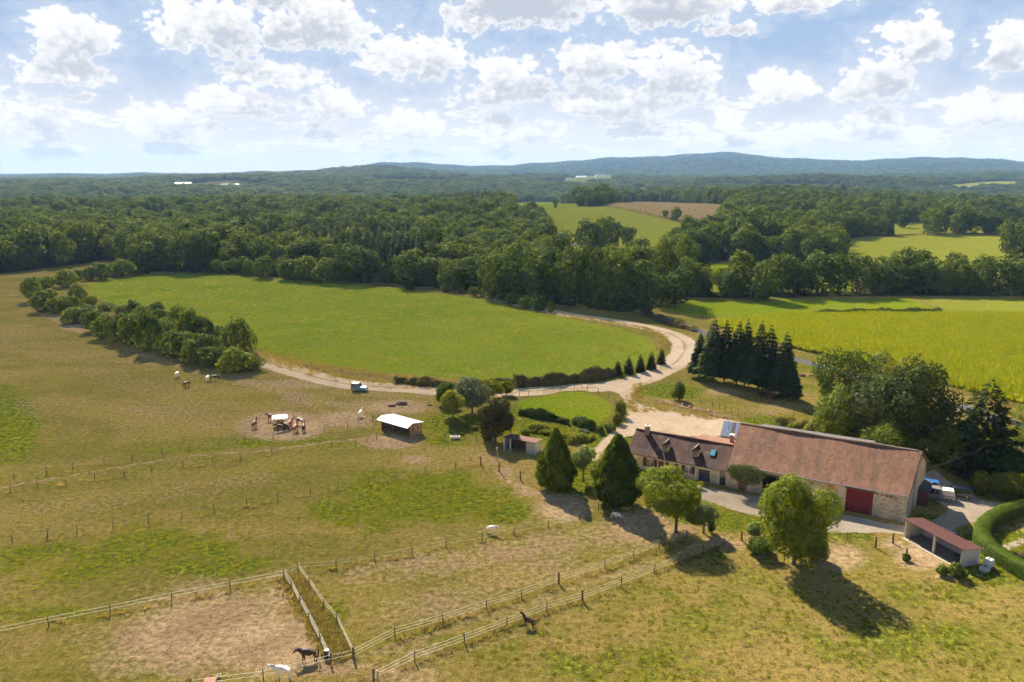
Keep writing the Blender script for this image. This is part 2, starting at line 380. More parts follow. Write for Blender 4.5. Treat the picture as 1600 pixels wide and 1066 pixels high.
# ------------------------------------------------------------------ ground: wear and growth maps (baked as vertex attributes)
BARE = [(330, 980, 190, 85, .7), (420, 1010, 110, 60, .9), (280, 1000, 120, 50, .8), (345, 990, 150, 70, .75), (440, 925, 45, 45, .7), (470, 985, 40, 55, .75), (250, 1030, 160, 45, .6), (500, 1040, 120, 22, .6), (440, 666, 80, 27, 1.1), (540, 655, 60, 18, .75), (610, 690, 60, 16, .8),
        (620, 636, 70, 16, .75), (480, 625, 90, 16, .4), (650, 718, 34, 9, .65), (640, 1055, 90, 22, .55), (720, 960, 150, 22, .35), (1000, 822, 60, 36, .8), (880, 795, 55, 30, .85), (950, 850, 90, 40, .4),
        (790, 740, 22, 16, .6), (830, 770, 40, 10, .6), (1310, 872, 60, 28, .75), (1440, 870, 50, 26, 1.0), (1395, 850, 30, 12, .7), (1480, 900, 36, 10, .7), (1130, 850, 60, 18, .6), (1060, 830, 40, 16, .7),
        (520, 775, 90, 16, .35), (120, 990, 120, 30, .35), (760, 715, 40, 12, .45), (120, 512, 30, 7, .9), (60, 640, 90, 26, .35), (250, 640, 110, 22, .4), (230, 560, 120, 18, .4), (90, 480, 60, 20, .4),
        (710, 960, 60, 16, .4), (560, 905, 60, 30, .35), (780, 890, 90, 30, .25), (640, 640, 40, 10, .7), (470, 600, 90, 12, .6), (560, 630, 40, 10, .5), (1210, 640, 60, 12, .5), (1130, 612, 40, 8, .6), (1500, 700, 60, 20, .1), (930, 1010, 40, 10, .3), (660, 1020, 70, 14, .5)]
LUSH = [(660, 775, 170, 48, .75), (780, 800, 60, 26, .75), (560, 800, 110, 40, .55), (250, 855, 190, 44, .5), (330, 880, 120, 24, .6), (90, 880, 130, 44, .5), (60, 960, 120, 26, .4), (380, 940, 80, 30, .25), (200, 960, 90, 26, .35), (1330, 880, 60, 30, .4), (1460, 925, 130, 26, .45), (1130, 945, 200, 60, .34),
        (820, 1010, 130, 40, .3), (1000, 1040, 200, 40, .4), (1400, 1010, 220, 60, .4), (10, 670, 60, 60, .9), (0, 620, 60, 30, .5), (440, 610, 90, 16, .35), (440, 690, 130, 12, .55), (300, 705, 120, 9, .45), (900, 745, 40, 40, 1.0), (960, 690, 60, 30, .9), (850, 660, 110, 34, 1.0), (720, 665, 70, 24, .8),
        (1080, 800, 60, 22, .9), (1150, 815, 60, 22, .7), (1340, 838, 60, 8, .6), (1560, 870, 80, 50, .9), (1560, 800, 60, 30, .4), (1260, 590, 60, 40, .45), (1200, 660, 60, 12, .7), (1290, 670, 60, 16, 1.1), (1050, 612, 60, 14, .9), (1560, 690, 60, 40, .5), (1440, 815, 40, 14, .9),
        (1100, 860, 60, 14, .5), (620, 745, 120, 16, .3), (1050, 450, 200, 20, .2), (350, 560, 60, 12, .3), (700, 690, 40, 12, .6), (520, 985, 30, 60, .6), (60, 740, 120, 14, .25)]
TRAIL = [([(400, 556), (460, 585), (540, 600), (640, 612), (700, 618)], 26, .42), ([(330, 580), (450, 615), (560, 640), (640, 628)], 12, .5), ([(985, 600), (990, 640), (1080, 650)], 14, .5), ([(560, 900), (700, 880), (850, 850), (980, 830)], 34, .52), ([(600, 960), (760, 915), (900, 870)], 36, .48), ([(0, 520), (120, 560), (260, 620), (330, 660)], 40, .34), ([(0, 800), (200, 780), (420, 745)], 20, .38), ([(0, 762), (100, 745), (200, 728), (300, 712), (420, 704), (520, 690), (600, 684)], 1.9, .72), ([(775, 722), (790, 750), (830, 768), (862, 778)], 4.5, .9), ([(860, 780), (820, 818), (740, 832), (660, 845)], 3.2, .55),
         ([(470, 1045), (600, 1015), (760, 965), (900, 918), (1050, 868), (1120, 845)], 8, .5), ([(448, 905), (480, 965), (512, 1035)], 9, .55), ([(40, 470), (110, 505), (200, 545), (300, 580), (400, 600), (500, 640), (580, 665)], 5, .55),
         ([(20, 462), (60, 488), (130, 522)], 3, .8), ([(780, 735), (850, 770), (905, 815)], 3.5, .4), ([(580, 1064), (700, 1028), (830, 985)], 6, .45)]
def px_maps(x, y):
    x = np.asarray(x, float); y = np.asarray(y, float); z = np.zeros_like(x)
    px, py = proj_np(x, np.maximum(y, 5), z)
    ok = (y > 30) & (np.hypot(x, y) < 480)
    bare = np.zeros_like(x); lush = np.zeros_like(x)
    for L, A in ((BARE, bare), (LUSH, lush)):
        for (cx, cyy, rx, ry, a) in L:
            r = np.hypot((px - cx) / rx, (py - cyy) / ry); A[:] = np.maximum(A, a * (1 - smooth(0.35, 1.35, r)))
    for (pl, w, a) in TRAIL:
        d = polydist(pl, px, py, False); bare[:] = np.maximum(bare, a * (1 - smooth(0.25 * w, 1.3 * w, d)))
        lush[:] = lush * (0.2 + 0.8 * smooth(0.4 * w, 1.5 * w, d))
    return bare * ok, lush * ok

# open land between the woods (outlines read off the photograph)
FRONT = [(-700, 520), (0, 428), (60, 421), (130, 412), (185, 405), (210, 424), (330, 427), (430, 432), (540, 442), (610, 446), (700, 451), (760, 462), (850, 472), (960, 487), (1012, 488), (1030, 462), (1125, 466), (1250, 464), (1400, 462), (1600, 464), (2300, 470)]
FRONT_W = GP(FRONT); OPEN_NEAR = FRONT_W + [(900, FRONT_W[-1][1]), (900, -300), (-900, -300), (-900, FRONT_W[0][1])]
F_HILL = GP([(826, 327), (900, 324), (945, 322), (1000, 333), (1068, 348), (1112, 362), (1085, 385), (1048, 392), (1045, 410), (1060, 436), (1000, 446), (930, 440), (890, 420), (866, 396), (850, 350)])
F_STUB = GP([(942, 321.5), (985, 315), (1060, 317), (1135, 322), (1150, 342), (1110, 361), (1068, 347), (1000, 332)])
F_STRIP = GP([(795, 318), (826, 316), (870, 316), (905, 320), (900, 324), (850, 328), (850, 346), (800, 342)])
F_RIGHT = GP([(1300, 380), (1328, 372), (1400, 369), (1500, 366), (1600, 368), (1720, 372), (1720, 452), (1600, 450), (1440, 448), (1350, 446), (1312, 428), (1300, 400)])
F_UPPER = GP([(1320, 364), (1345, 352), (1420, 348), (1500, 350), (1600, 342), (1720, 340), (1720, 370), (1600, 366), (1500, 364), (1400, 367)])
F_GLADE = GP([(1086, 416), (1130, 409), (1230, 412), (1320, 420), (1345, 440), (1345, 456), (1085, 457)])
F_FAR1 = GP([(1440, 294), (1520, 286), (1600, 283), (1600, 291), (1500, 297)])
F_FAR2 = GP([(992, 312), (996, 294), (1012, 293), (1016, 310)])
F_FAR3 = GP([(920, 279), (930, 269), (946, 267.5), (944, 278)])
F_FAR4 = GP([(188, 318), (224, 309), (226, 313), (200, 322)])
F_FAR5 = GP([(250, 292), (300, 288), (420, 287), (440, 291), (380, 295), (270, 296)])
F_FAR6 = GP([(880, 284), (900, 276), (960, 273), (965, 282), (920, 286)])
FIELDS = [F_FAR5, F_FAR6, F_HILL, F_STUB, F_STRIP, F_RIGHT, F_UPPER, F_GLADE, F_FAR1, F_FAR2, F_FAR3, F_FAR4]
ROAD_HILL = GP([(860, 392), (872, 384), (905, 379), (905, 384), (880, 390)])
def is_open(x, y):
    o = inpoly(OPEN_NEAR, x, y)
    for f in FIELDS: o = o | inpoly(f, x, y)
    o = o | ((wav(x, y, 620, 3, 6) > 1.05) & (np.hypot(x, y) > 1050) & (np.hypot(x, y) < 6000))      # far clearings
    return o

M_GROUND = ground_mat()
def axis(lo, hi, step, end0, end1, g=1.07):
    a = list(np.arange(lo, hi + 1e-6, step)); s = step
    while a[-1] < end1: s *= g; a.append(a[-1] + s)
    b = []; s = step; q = lo
    while q > end0: s *= g; q -= s; b.append(q)
    return np.array(b[::-1] + a)
def build_ground():
    xs = axis(-150, 190, 1.3, -9500, 9500, 1.075); ys = axis(38, 250, 1.2, -600, 10600, 1.04)
    X, Y = np.meshgrid(xs, ys); Z = terr(X, Y); r = np.hypot(X, Y)
    nx, ny = len(xs), len(ys)
    i = np.arange(nx * ny).reshape(ny, nx)
    Fc = np.stack([i[:-1, :-1], i[:-1, 1:], i[1:, 1:], i[1:, :-1]], -1).reshape(-1, 4)
    V = np.stack([X, Y, Z], -1).reshape(-1, 3).astype(np.float32)
    me = bpy.data.meshes.new('ground'); me.vertices.add(len(V)); me.vertices.foreach_set('co', V.ravel())
    me.loops.add(Fc.size); me.loops.foreach_set('vertex_index', Fc.ravel().astype(np.int32))
    me.polygons.add(len(Fc)); me.polygons.foreach_set('loop_start', np.arange(0, Fc.size, 4, dtype=np.int32))
    me.update(calc_edges=True); me.polygons.foreach_set('use_smooth', np.ones(len(Fc), bool))
    x, y = V[:, 0].astype(float), V[:, 1].astype(float)
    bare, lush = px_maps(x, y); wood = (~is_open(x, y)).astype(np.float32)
    for nm, a in (('bare', bare), ('lush', lush), ('wood', wood)):
        at = me.attributes.new(nm, 'FLOAT', 'POINT'); at.data.foreach_set('value', a.astype(np.float32))
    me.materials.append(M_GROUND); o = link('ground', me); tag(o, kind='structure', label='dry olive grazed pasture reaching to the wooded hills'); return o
build_ground()

_layer = [0.0]
def ragged(poly, amp, seglen, rs):
    out = []
    n = len(poly)
    for i in range(n):
        ax, ay = poly[i]; bx, by = poly[(i + 1) % n]; L = math.hypot(bx - ax, by - ay); k = max(1, int(L / seglen))
        for j in range(k):
            t = j / k; out.append((ax + (bx - ax) * t + rs.uniform(-amp, amp), ay + (by - ay) * t + rs.uniform(-amp, amp)))
    return out
def spline(pts, per=8):
    P = [Vector((p[0], p[1], 0)) for p in pts]; out = []
    for i in range(len(P) - 1):
        a, b, c, d = P[max(i - 1, 0)], P[i], P[i + 1], P[min(i + 2, len(P) - 1)]
        for k in range(per):
            t = k / per
            q = 0.5 * ((2 * b) + (c - a) * t + (2 * a - 5 * b + 4 * c - d) * t * t + (3 * b - a - 3 * c + d) * t ** 3); out.append((q.x, q.y))
    return out + [(P[-1].x, P[-1].y)]
def ribbon(pts, width):
    L, Rr = [], []
    for i, (x, y) in enumerate(pts):
        a = pts[max(i - 1, 0)]; b = pts[min(i + 1, len(pts) - 1)]; dx, dy = b[0] - a[0], b[1] - a[1]; n = math.hypot(dx, dy) or 1
        w = (width[0] + (width[1] - width[0]) * i / (len(pts) - 1)) / 2 if isinstance(width, tuple) else width / 2
        L.append((x - dy / n * w, y + dx / n * w)); Rr.append((x + dy / n * w, y - dx / n * w))
    return L + Rr[::-1]
def sheet(name, poly, mat, spacing, feather, label, amp=0.0, seg=None, seed=1, lift=None, union=(), strip=None):
    """a sheet of ground cover that follows the terrain; 'edge' rises from 0 at its rim to 1 inside"""
    rs = random.Random(seed); poly = ragged(poly, amp, seg or spacing, rs)
    P = np.array(poly); x0, y0 = P.min(0); x1, y1 = P.max(0)
    gx, gy = np.meshgrid(np.arange(x0, x1, spacing), np.arange(y0, y1, spacing * 0.87))
    gx = gx + (np.arange(gx.shape[0]) % 2)[:, None] * spacing / 2; gx, gy = gx.ravel(), gy.ravel()
    k = inpoly(poly, gx, gy); gx, gy = gx[k], gy[k]
    d = polydist(poly, gx, gy); k = d > spacing * 0.35; gx, gy = gx[k], gy[k]
    pts = [Vector(p) for p in poly] + [Vector((a, b)) for a, b in zip(gx, gy)]
    n = len(poly); r = delaunay_2d_cdt(pts, [(i, (i + 1) % n) for i in range(n)], [], 1, 1e-4)
    V2 = np.array([(v.x, v.y) for v in r[0]]); _layer[0] += 0.004
    z = terr(V2[:, 0], V2[:, 1]) + (lift if lift is not None else 0.010 + _layer[0])
    me = bpy.data.meshes.new(name); me.from_pydata(np.column_stack([V2, z]).tolist(), [], [tuple(f) for f in r[2]]); me.materials.append(mat)
    me.polygons.foreach_set('use_smooth', np.ones(len(me.polygons), bool)); me.update()
    e = np.clip(polydist(poly, V2[:, 0], V2[:, 1]) / feather, 0, 1)
    for q in union: e = np.maximum(e, np.where(inpoly(q, V2[:, 0], V2[:, 1]), np.clip(polydist(q, V2[:, 0], V2[:, 1]) / feather, 0, 1), 0))
    bare, lush = px_maps(V2[:, 0], V2[:, 1])
    for nm, a in (('edge', e), ('bare', bare), ('lush', lush)):
        at = me.attributes.new(nm, 'FLOAT', 'POINT'); at.data.foreach_set('value', a.astype(np.float32))
    if strip:
        dl = polydist(strip, V2[:, 0], V2[:, 1], False); at = me.attributes.new('strip', 'FLOAT', 'POINT'); at.data.foreach_set('value', np.clip(1.25 - dl / 0.75, 0, 1).astype(np.float32))
    o = link(name, me); tag(o, label, kind='structure'); return o

M_MEADOW = cover_mat('meadow_grass', (0.280, 0.305, 0.024), (0.180, 0.245, 0.014), (0.36, 0.295, 0.06), 0.65)
M_BRIGHT = cover_mat('bright_grass', (0.205, 0.275, 0.008), (0.265, 0.29, 0.014), (0.32, 0.265, 0.05), 0.4)
M_PALE = cover_mat('mown_meadow', (0.30, 0.29, 0.036), (0.25, 0.27, 0.022), (0.24, 0.20, 0.07), 0.4)
M_STUB = cover_mat('stubble', (0.34, 0.235, 0.10), (0.28, 0.20, 0.085), (0.22, 0.19, 0.07), 0.4)
M_CROPSOIL = cover_mat('crop_soil', (0.20, 0.215, 0.010), (0.23, 0.235, 0.014))
M_TRACK = cover_mat('sandy_track', (0.72, 0.565, 0.385), (0.60, 0.445, 0.28), (0.43, 0.315, 0.175), 0.6, lo=0.2, hi=0.6, con=0.45)
M_YARD = cover_mat('gravel_yard', (0.46, 0.375, 0.275), (0.37, 0.295, 0.21), (0.30, 0.23, 0.135), 0.5, lo=0.2, hi=0.55, con=0.5)
M_GREYROAD = cover_mat('worn_tarmac', (0.22, 0.205, 0.20), (0.185, 0.175, 0.17), None, lo=0.15, hi=0.4)
M_DRYV = cover_mat('dry_verge', (0.25, 0.195, 0.085), (0.19, 0.155, 0.058), (0.13, 0.13, 0.035), 0.6)

MEADOW_PX = [(128, 444), (180, 433), (260, 427), (350, 428), (430, 434), (540, 443), (640, 452), (760, 467), (860, 488), (950, 507), (1005, 520), (1034, 538), (1038, 556), (1015, 570), (960, 581), (880, 590), (800, 596), (720, 597), (640, 591), (560, 582), (480, 569), (420, 556), (395, 548), (330, 530), (270, 505), (200, 487), (140, 466)]
MEADOW = spline(GP(MEADOW_PX) + GP(MEADOW_PX[:1]), 4)[:-1]
def band(px_pts, w): return ribbon(spline(GP(px_pts), 8), w)
sheet('dry_verge', ribbon(MEADOW[len(MEADOW) // 2 - 8:-8], 11.0), M_DRYV, 1.6, 3.0, 'strip of dry straw-coloured grass along the meadow edge', 0.5)
sheet('meadow', MEADOW, M_MEADOW, 3.0, 5.0, 'large bright green oval meadow ringed by the sandy track', 0.6)
TRACK_PX = [(745, 456), (800, 472), (870, 489), (950, 501), (1020, 514), (1060, 528), (1070, 545), (1056, 566), (1020, 586), (985, 598), (940, 605), (880, 608), (800, 613), (720, 613), (640, 607), (570, 603), (520, 596), (450, 577), (405, 560)]
TRACK = spline(GP(TRACK_PX), 8)
YARD = GP([(925, 603), (985, 592), (1020, 584), (1050, 570), (1062, 576), (1020, 596), (995, 608), (992, 622), (1008, 634), (1060, 641), (1120, 651), (1172, 660), (1160, 674), (1120, 686), (1060, 684), (1020, 678), (985, 684), (955, 698), (938, 722), (920, 724), (922, 700), (950, 676), (974, 656), (978, 632), (960, 615)])
TRACK_R = ribbon(TRACK, 8.4)
sheet('dirt_track', TRACK_R, M_TRACK, 0.62, 1.6, 'pale sandy farm track curving round the green meadow', 0.2, union=(YARD,), strip=TRACK)
sheet('track', band([(592, 441), (640, 449), (700, 455), (745, 457)], 6.0), M_DRYV, 1.4, 1.6, 'faint dry track at the far edge of the meadow by the wood', 0.25)
sheet('dirt_yard', YARD, M_TRACK, 1.2, 1.8, 'wide sandy turning yard behind the farmhouse', 0.3, union=(TRACK_R,))
COURT = GP([(968, 752), (1000, 742), (1060, 752), (1140, 766), (1200, 778), (1310, 802), (1420, 822), (1455, 812), (1478, 800), (1462, 782), (1438, 770), (1440, 738), (1462, 732), (1500, 765), (1540, 782), (1620, 790), (1620, 806), (1560, 806), (1500, 826), (1470, 850), (1425, 836), (1380, 836), (1290, 832), (1230, 822), (1180, 808), (1140, 798), (1100, 782), (1040, 770), (985, 762)])
sheet('courtyard', COURT, M_YARD, 0.9, 1.1, 'pale gravel courtyard and drive in front of the stone barn', 0.2)
sheet('road', band([(1000, 485), (1045, 500), (1085, 515), (1150, 536), (1240, 561), (1330, 586), (1400, 606), (1480, 632), (1600, 664), (1700, 690)], 4.2), M_GREYROAD, 1.2, 0.9, 'narrow grey country road along the yellow crop field', 0.1)
sheet('lane', band([(1470, 640), (1495, 636), (1540, 640)], 3.4), M_GREYROAD, 1.0, 0.9, 'short pale lane joining the grey road beside tall evergreens', 0.1)
sheet('lane', band([(1590, 702), (1640, 700), (1700, 705)], 4.0), M_YARD, 1.0, 0.9, 'pale drive by the neighbouring lawn', 0.1)
sheet('garden_path', band([(1560, 860), (1600, 845), (1680, 815)], 1.6), M_YARD, 0.6, 0.5, 'pale garden path inside the clipped hedge', 0.1)
PADDOCK = spline(GP([(800, 626), (850, 617), (905, 610), (945, 620), (962, 634), (962, 650), (940, 664), (890, 658), (840, 648), (805, 640), (800, 626)]), 5)[:-1]
sheet('paddock', PADDOCK, M_BRIGHT, 1.5, 2.5, 'small bright green paddock beside the sandy track', 0.3)
NEARM = GP([(1015, 484), (1060, 468), (1125, 468), (1250, 466), (1400, 464), (1600, 466), (2100, 472), (2100, 492), (1600, 492), (1420, 490), (1250, 491), (1120, 498), (1060, 492)])
sheet('meadow', NEARM, M_BRIGHT, 4.0, 5.0, 'bright green meadow strip below the row of alders', 0.6)
sheet('meadow', GP([(1420, 466), (1500, 464), (1600, 466), (2100, 474), (2100, 490), (1600, 490), (1480, 490)]), M_PALE, 4.0, 5.0, 'pale mown meadow below the alder row', 0.6)
CROP = GP([(1108, 506), (1180, 496), (1260, 492), (1420, 491), (1600, 493), (2100, 496), (2100, 720), (1900, 705), (1600, 634), (1470, 602), (1360, 574), (1240, 545), (1150, 522)])
sheet('crop_field', CROP, M_CROPSOIL, 4.0, 4.0, 'yellow-green crop field', 0.4)
sheet('field', F_HILL, M_PALE, 7.0, 9.0, 'pale green mown field on the rise between the woods', 1.5, lift=0.15)
sheet('stubble_field', F_STUB, M_STUB, 7.0, 9.0, 'golden stubble field dotted with round bales', 1.5, lift=0.25)
sheet('field', F_STRIP, M_BRIGHT, 8.0, 9.0, 'vivid green strip at the edge of the far wood', 1.5, lift=0.25)
sheet('field', F_RIGHT, M_PALE, 7.0, 9.0, 'pale green field behind the alder row', 1.5, lift=0.15)
sheet('field', F_UPPER, M_PALE, 7.0, 9.0, 'upper pasture below the dark wood edge', 1.5, lift=0.2)
sheet('field', F_GLADE, M_BRIGHT, 4.0, 5.0, 'bright grassy glade among field trees', 1.0, lift=0.12)
for k, (f, mm, lb) in enumerate(((F_FAR5, M_PALE, 'pale open plateau with white sheds on the left skyline'), (F_FAR6, M_PALE, 'pale sloping field with white farm buildings below the far ridge'), (F_FAR1, M_PALE, 'pale field on the far right slope among woods'), (F_FAR2, M_BRIGHT, 'narrow green field in a gap of the far woods'), (F_FAR3, M_PALE, 'small light field below the far ridge'), (F_FAR4, M_BRIGHT, 'tiny vivid green clearing in the left woods'))):
    sheet('far_field', f, mm, 25.0, 20.0, lb, 3.0, lift=0.8)
sheet('road', ROAD_HILL, M_GREYROAD, 4.0, 2.0, 'bend of a grey road at the foot of the mown field', 0.2, lift=0.3)
# ------------------------------------------------------------------ vegetation builders
M_BARK = plain('bark', (0.10, 0.075, 0.05), 0.9, var=0.3, scale=6)
L_OAK = leafmat('broad_leaf', (0.024, 0.048, 0.007), (0.122, 0.160, 0.017), 0.36)
L_SPRUCE = leafmat('spruce_needle', (0.020, 0.036, 0.012), (0.085, 0.115, 0.034), 0.25)
L_CYP = leafmat('cypress_scale_leaf', (0.026, 0.050, 0.005), (0.125, 0.165, 0.012), 0.36)
L_LIME = leafmat('yellow_green_leaf', (0.085, 0.105, 0.006), (0.20, 0.205, 0.016), 0.45)
L_WALNUT = leafmat('walnut_leaf', (0.062, 0.098, 0.006), (0.165, 0.20, 0.014), 0.42)
L_BUSH = leafmat('shrub_leaf', (0.040, 0.072, 0.010), (0.150, 0.185, 0.024), 0.38)
L_SILVER = leafmat('silver_leaf', (0.075, 0.10, 0.055), (0.20, 0.23, 0.15), 0.25)
L_RUST = leafmat('rusty_thuja_leaf', (0.026, 0.030, 0.008), (0.095, 0.080, 0.022), 0.28)
L_ROUND = leafmat('mop_head_leaf', (0.085, 0.125, 0.03), (0.24, 0.29, 0.10), 0.42)
L_WILLOW = leafmat('willow_leaf', (0.055, 0.08, 0.024), (0.15, 0.18, 0.06), 0.3)
L_VINE = leafmat('climber_leaf', (0.045, 0.065, 0.02), (0.13, 0.15, 0.06), 0.3)
L_HEDGE = leafmat('clipped_hedge_leaf', (0.055, 0.10, 0.008), (0.125, 0.175, 0.014), 0.35)
L_BRAMBLE = leafmat('bramble_leaf', (0.075, 0.075, 0.024), (0.20, 0.165, 0.06), 0.35, (0.24, 0.16, 0.07))
L_WEED = leafmat('weed_leaf', (0.125, 0.155, 0.012), (0.24, 0.245, 0.025), 0.45, (0.26, 0.20, 0.07))
L_STRAW = leafmat('dry_grass_blade', (0.17, 0.145, 0.05), (0.30, 0.24, 0.10), 0.35)
L_CROP = leafmat('crop_leaf', (0.145, 0.19, 0.004), (0.285, 0.30, 0.006), 0.45)

def frames(nrm, rs):
    n = nrm / (np.linalg.norm(nrm, axis=1, keepdims=True) + 1e-9)
    t = np.cross(n, rs.normal(size=n.shape)); t /= np.linalg.norm(t, axis=1, keepdims=True) + 1e-9
    return n, t, np.cross(n, t)
def leaves(pos, nrm, size, rs, asp=0.62):
    n, t, b = frames(nrm, rs); s = size[:, None]
    V = np.stack([pos - t * s * 0.5, pos - b * s * 0.5 * asp + n * s * .08, pos + t * s * 0.5, pos + b * s * 0.5 * asp - n * s * .06], 1)
    return V.reshape(-1, 3)
def lobes_for(rs, h0, h1, w, k, spread=0.62, rl=(0.30, 0.46), top=0.9):
    """overlapping foliage masses of a crown between heights h0 and h1, half width w"""
    L = []; hc = (h0 + h1) / 2; hh = (h1 - h0) / 2
    for i in range(k):
        for _ in range(40):
            p = rs.uniform(-1, 1, 3)
            if np.linalg.norm(p) < 1: break
        p = p / max(np.linalg.norm(p), .35) * rs.uniform(0.45, 1.0) * spread
        r = rs.uniform(*rl)
        taper = 1.0 if p[2] < 0 else 1 - 0.25 * p[2]
        L.append((p[0] * w * taper, p[1] * w * taper, hc + p[2] * hh * top, r * w, r * w, r * w * rs.uniform(0.75, 1.0) * min(1.3, hh / w)))
    L.append((0, 0, hc, 0.55 * w, 0.55 * w, 0.6 * hh)); return L
def crown(name, lobes, n, leaf, seed, mat, out=0.75, inner=0.15, fit=None, zb=0.28):
    rs = np.random.RandomState(seed); L = np.array(lobes); ar = L[:, 3] * L[:, 5]
    k = rs.choice(len(L), n, p=ar / ar.sum()); d = rs.normal(size=(n, 3)); d[:, 2] += zb; d /= np.linalg.norm(d, axis=1, keepdims=True)
    rad = np.where(rs.rand(n) < inner, rs.uniform(0.3, 0.8, n), rs.uniform(0.86, 1.06, n) + rs.normal(0, 0.035, n))
    bump = 1 + 0.10 * np.sin(d[:, 0] * 7 + k) * np.sin(d[:, 1] * 6 + 2 * k) * 1.3
    pos = L[k, :3] + d * L[k, 3:6] * (rad * bump)[:, None]
    keep = np.ones(n, bool)
    for i in range(len(L)):
        q = (pos - L[i, :3]) / L[i, 3:6]; keep &= ~((np.linalg.norm(q, axis=1) < 0.72) & (k != i) & (rs.rand(n) < 0.9))
    pos, d = pos[keep], d[keep]; m = len(pos)
    if fit:      # (half width, bottom, top): stretch the crown to the tree's measured outline
        hw, z_lo, z_hi = fit
        for ax in (0, 1):
            lo, hi = np.percentile(pos[:, ax], (0.5, 99.5)); pos[:, ax] = (pos[:, ax] - (lo + hi) / 2) * (2 * hw / (hi - lo))
        lo, hi = np.percentile(pos[:, 2], (0.5, 99.7)); pos[:, 2] = z_lo + (pos[:, 2] - lo) * (z_hi - z_lo) / (hi - lo)
    nr = d * out + rs.normal(size=(m, 3)) * (1 - out) * 1.1; nr[:, 2] += 0.15
    return quads_mesh(name, leaves(pos, nr, leaf * rs.uniform(0.55, 1.45, m), rs), mat, rs.rand(m))
def trunk_mesh(name, h, r, limbs, seed, spread=3.0, top=None):
    rs = random.Random(seed); b = MB(); top = top or h * 0.75
    b.tube([(0, 0, -0.3), (0.05 * r, 0, 0.2), (rs.uniform(-.2, .2) * r, rs.uniform(-.2, .2) * r, h * .5), (0, 0, top)], [r * 1.35, r, r * 0.75, r * 0.25], 8)
    for i in range(limbs):
        a = i * 2.4 + rs.uniform(-.4, .4); z0 = h * rs.uniform(0.28, 0.5); s = spread * rs.uniform(0.6, 1)
        b.tube([(0, 0, z0), (math.cos(a) * s * .5, math.sin(a) * s * .5, z0 + s * .55), (math.cos(a) * s, math.sin(a) * s, z0 + s * 1.25)], [r * .5, r * .32, r * .08], 6)
    return b.mesh(name, M_BARK, True)
def spruce_crown(name, h, w, n, seed, mat, z0=0.08, size=0.9, droop=0.35, ragged_=0.25):
    rs = np.random.RandomState(seed)
    u = rs.rand(n) ** 0.75; z = (z0 + (1 - z0) * (1 - (1 - u))) * 0; z = h * (z0 + (1 - z0) * (1 - np.sqrt(rs.rand(n))))
    # whorled branches: heights and bearings gather in tiers
    tier = np.round(z / (h * 0.055)); z = (tier + rs.normal(0, 0.22, n)) * h * 0.055
    z = np.clip(z, h * z0 * 0.7, h * 0.995)
    env = w * np.minimum((1 - z / h) ** 0.68, 0.94) + 0.05
    nb = 9; br = np.floor(rs.rand(n) * nb); a = br * 2 * np.pi / nb + tier * 1.1 + rs.normal(0, 0.16, n)
    ln = 1 + ragged_ * np.sin(br * 3.7 + tier * 5.1)
    fr = np.sqrt(rs.uniform(0.12, 1.0, n)); r = env * fr * ln
    pos = np.stack([np.cos(a) * r, np.sin(a) * r, z - droop * r * 0.6 + 0.12 * r * fr], 1)
    rad = np.stack([np.cos(a), np.sin(a), np.full(n, -droop)], 1); rad /= np.linalg.norm(rad, axis=1, keepdims=True)
    nr = np.stack([np.cos(a) * .35, np.sin(a) * .35, np.ones(n)], 1) + rs.normal(0, .45, (n, 3)); nr -= rad * (nr * rad).sum(1, keepdims=True); nr /= np.linalg.norm(nr, axis=1, keepdims=True)
    b = np.cross(nr, rad); s = (size * rs.uniform(0.5, 1.2, n) * (0.45 + 0.6 * (1 - z / h)))[:, None]
    V = np.stack([pos - rad * s * .5, pos + b * s * .22, pos + rad * s * .62, pos - b * s * .22], 1).reshape(-1, 3)
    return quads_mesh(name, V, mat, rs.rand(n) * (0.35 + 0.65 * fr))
def cypress_crown(name, h, w, n, seed, mat, z0=0.07, size=0.5, tip=1.0, belly=0.3):
    """dense flame-shaped crown of upright sprays"""
    rs = np.random.RandomState(seed)
    u = z0 + (1 - z0) * rs.rand(n) ** 1.15; a = rs.uniform(0, 2 * np.pi, n)
    prof = np.where(u < belly, 0.72 + 0.28 * np.sin(np.clip((u - z0) / (belly - z0), 0, 1) * np.pi / 2), np.clip(1 - (u - belly) / (1 - belly), 0, 1) ** (0.72 * tip))
    knob = 1 + 0.11 * np.sin(a * 5 + u * 16 + seed) + 0.09 * np.sin(a * 9 - u * 31) + 0.06 * np.sin(a * 17 + u * 57) + rs.normal(0, .06, n)
    dep = np.where(rs.rand(n) < 0.8, rs.uniform(0.9, 1.04, n), rs.uniform(0.45, 0.9, n)); r = w * prof * knob * dep + 0.05
    pos = np.stack([np.cos(a) * r, np.sin(a) * r, u * h], 1)
    up = np.stack([np.cos(a) * .35, np.sin(a) * .35, np.ones(n)], 1) + rs.normal(0, .28, (n, 3)); up /= np.linalg.norm(up, axis=1, keepdims=True)
    o = np.stack([np.cos(a), np.sin(a), np.full(n, .25)], 1) + rs.normal(0, .55, (n, 3)); b = np.cross(up, o); b /= np.linalg.norm(b, axis=1, keepdims=True)
    s = (size * rs.uniform(.55, 1.35, n))[:, None]
    V = np.stack([pos - up * s * .4, pos + b * s * .26, pos + up * s * .7, pos - b * s * .26], 1).reshape(-1, 3)
    return quads_mesh(name, V, mat, rs.rand(n) * np.clip(dep, .4, 1))

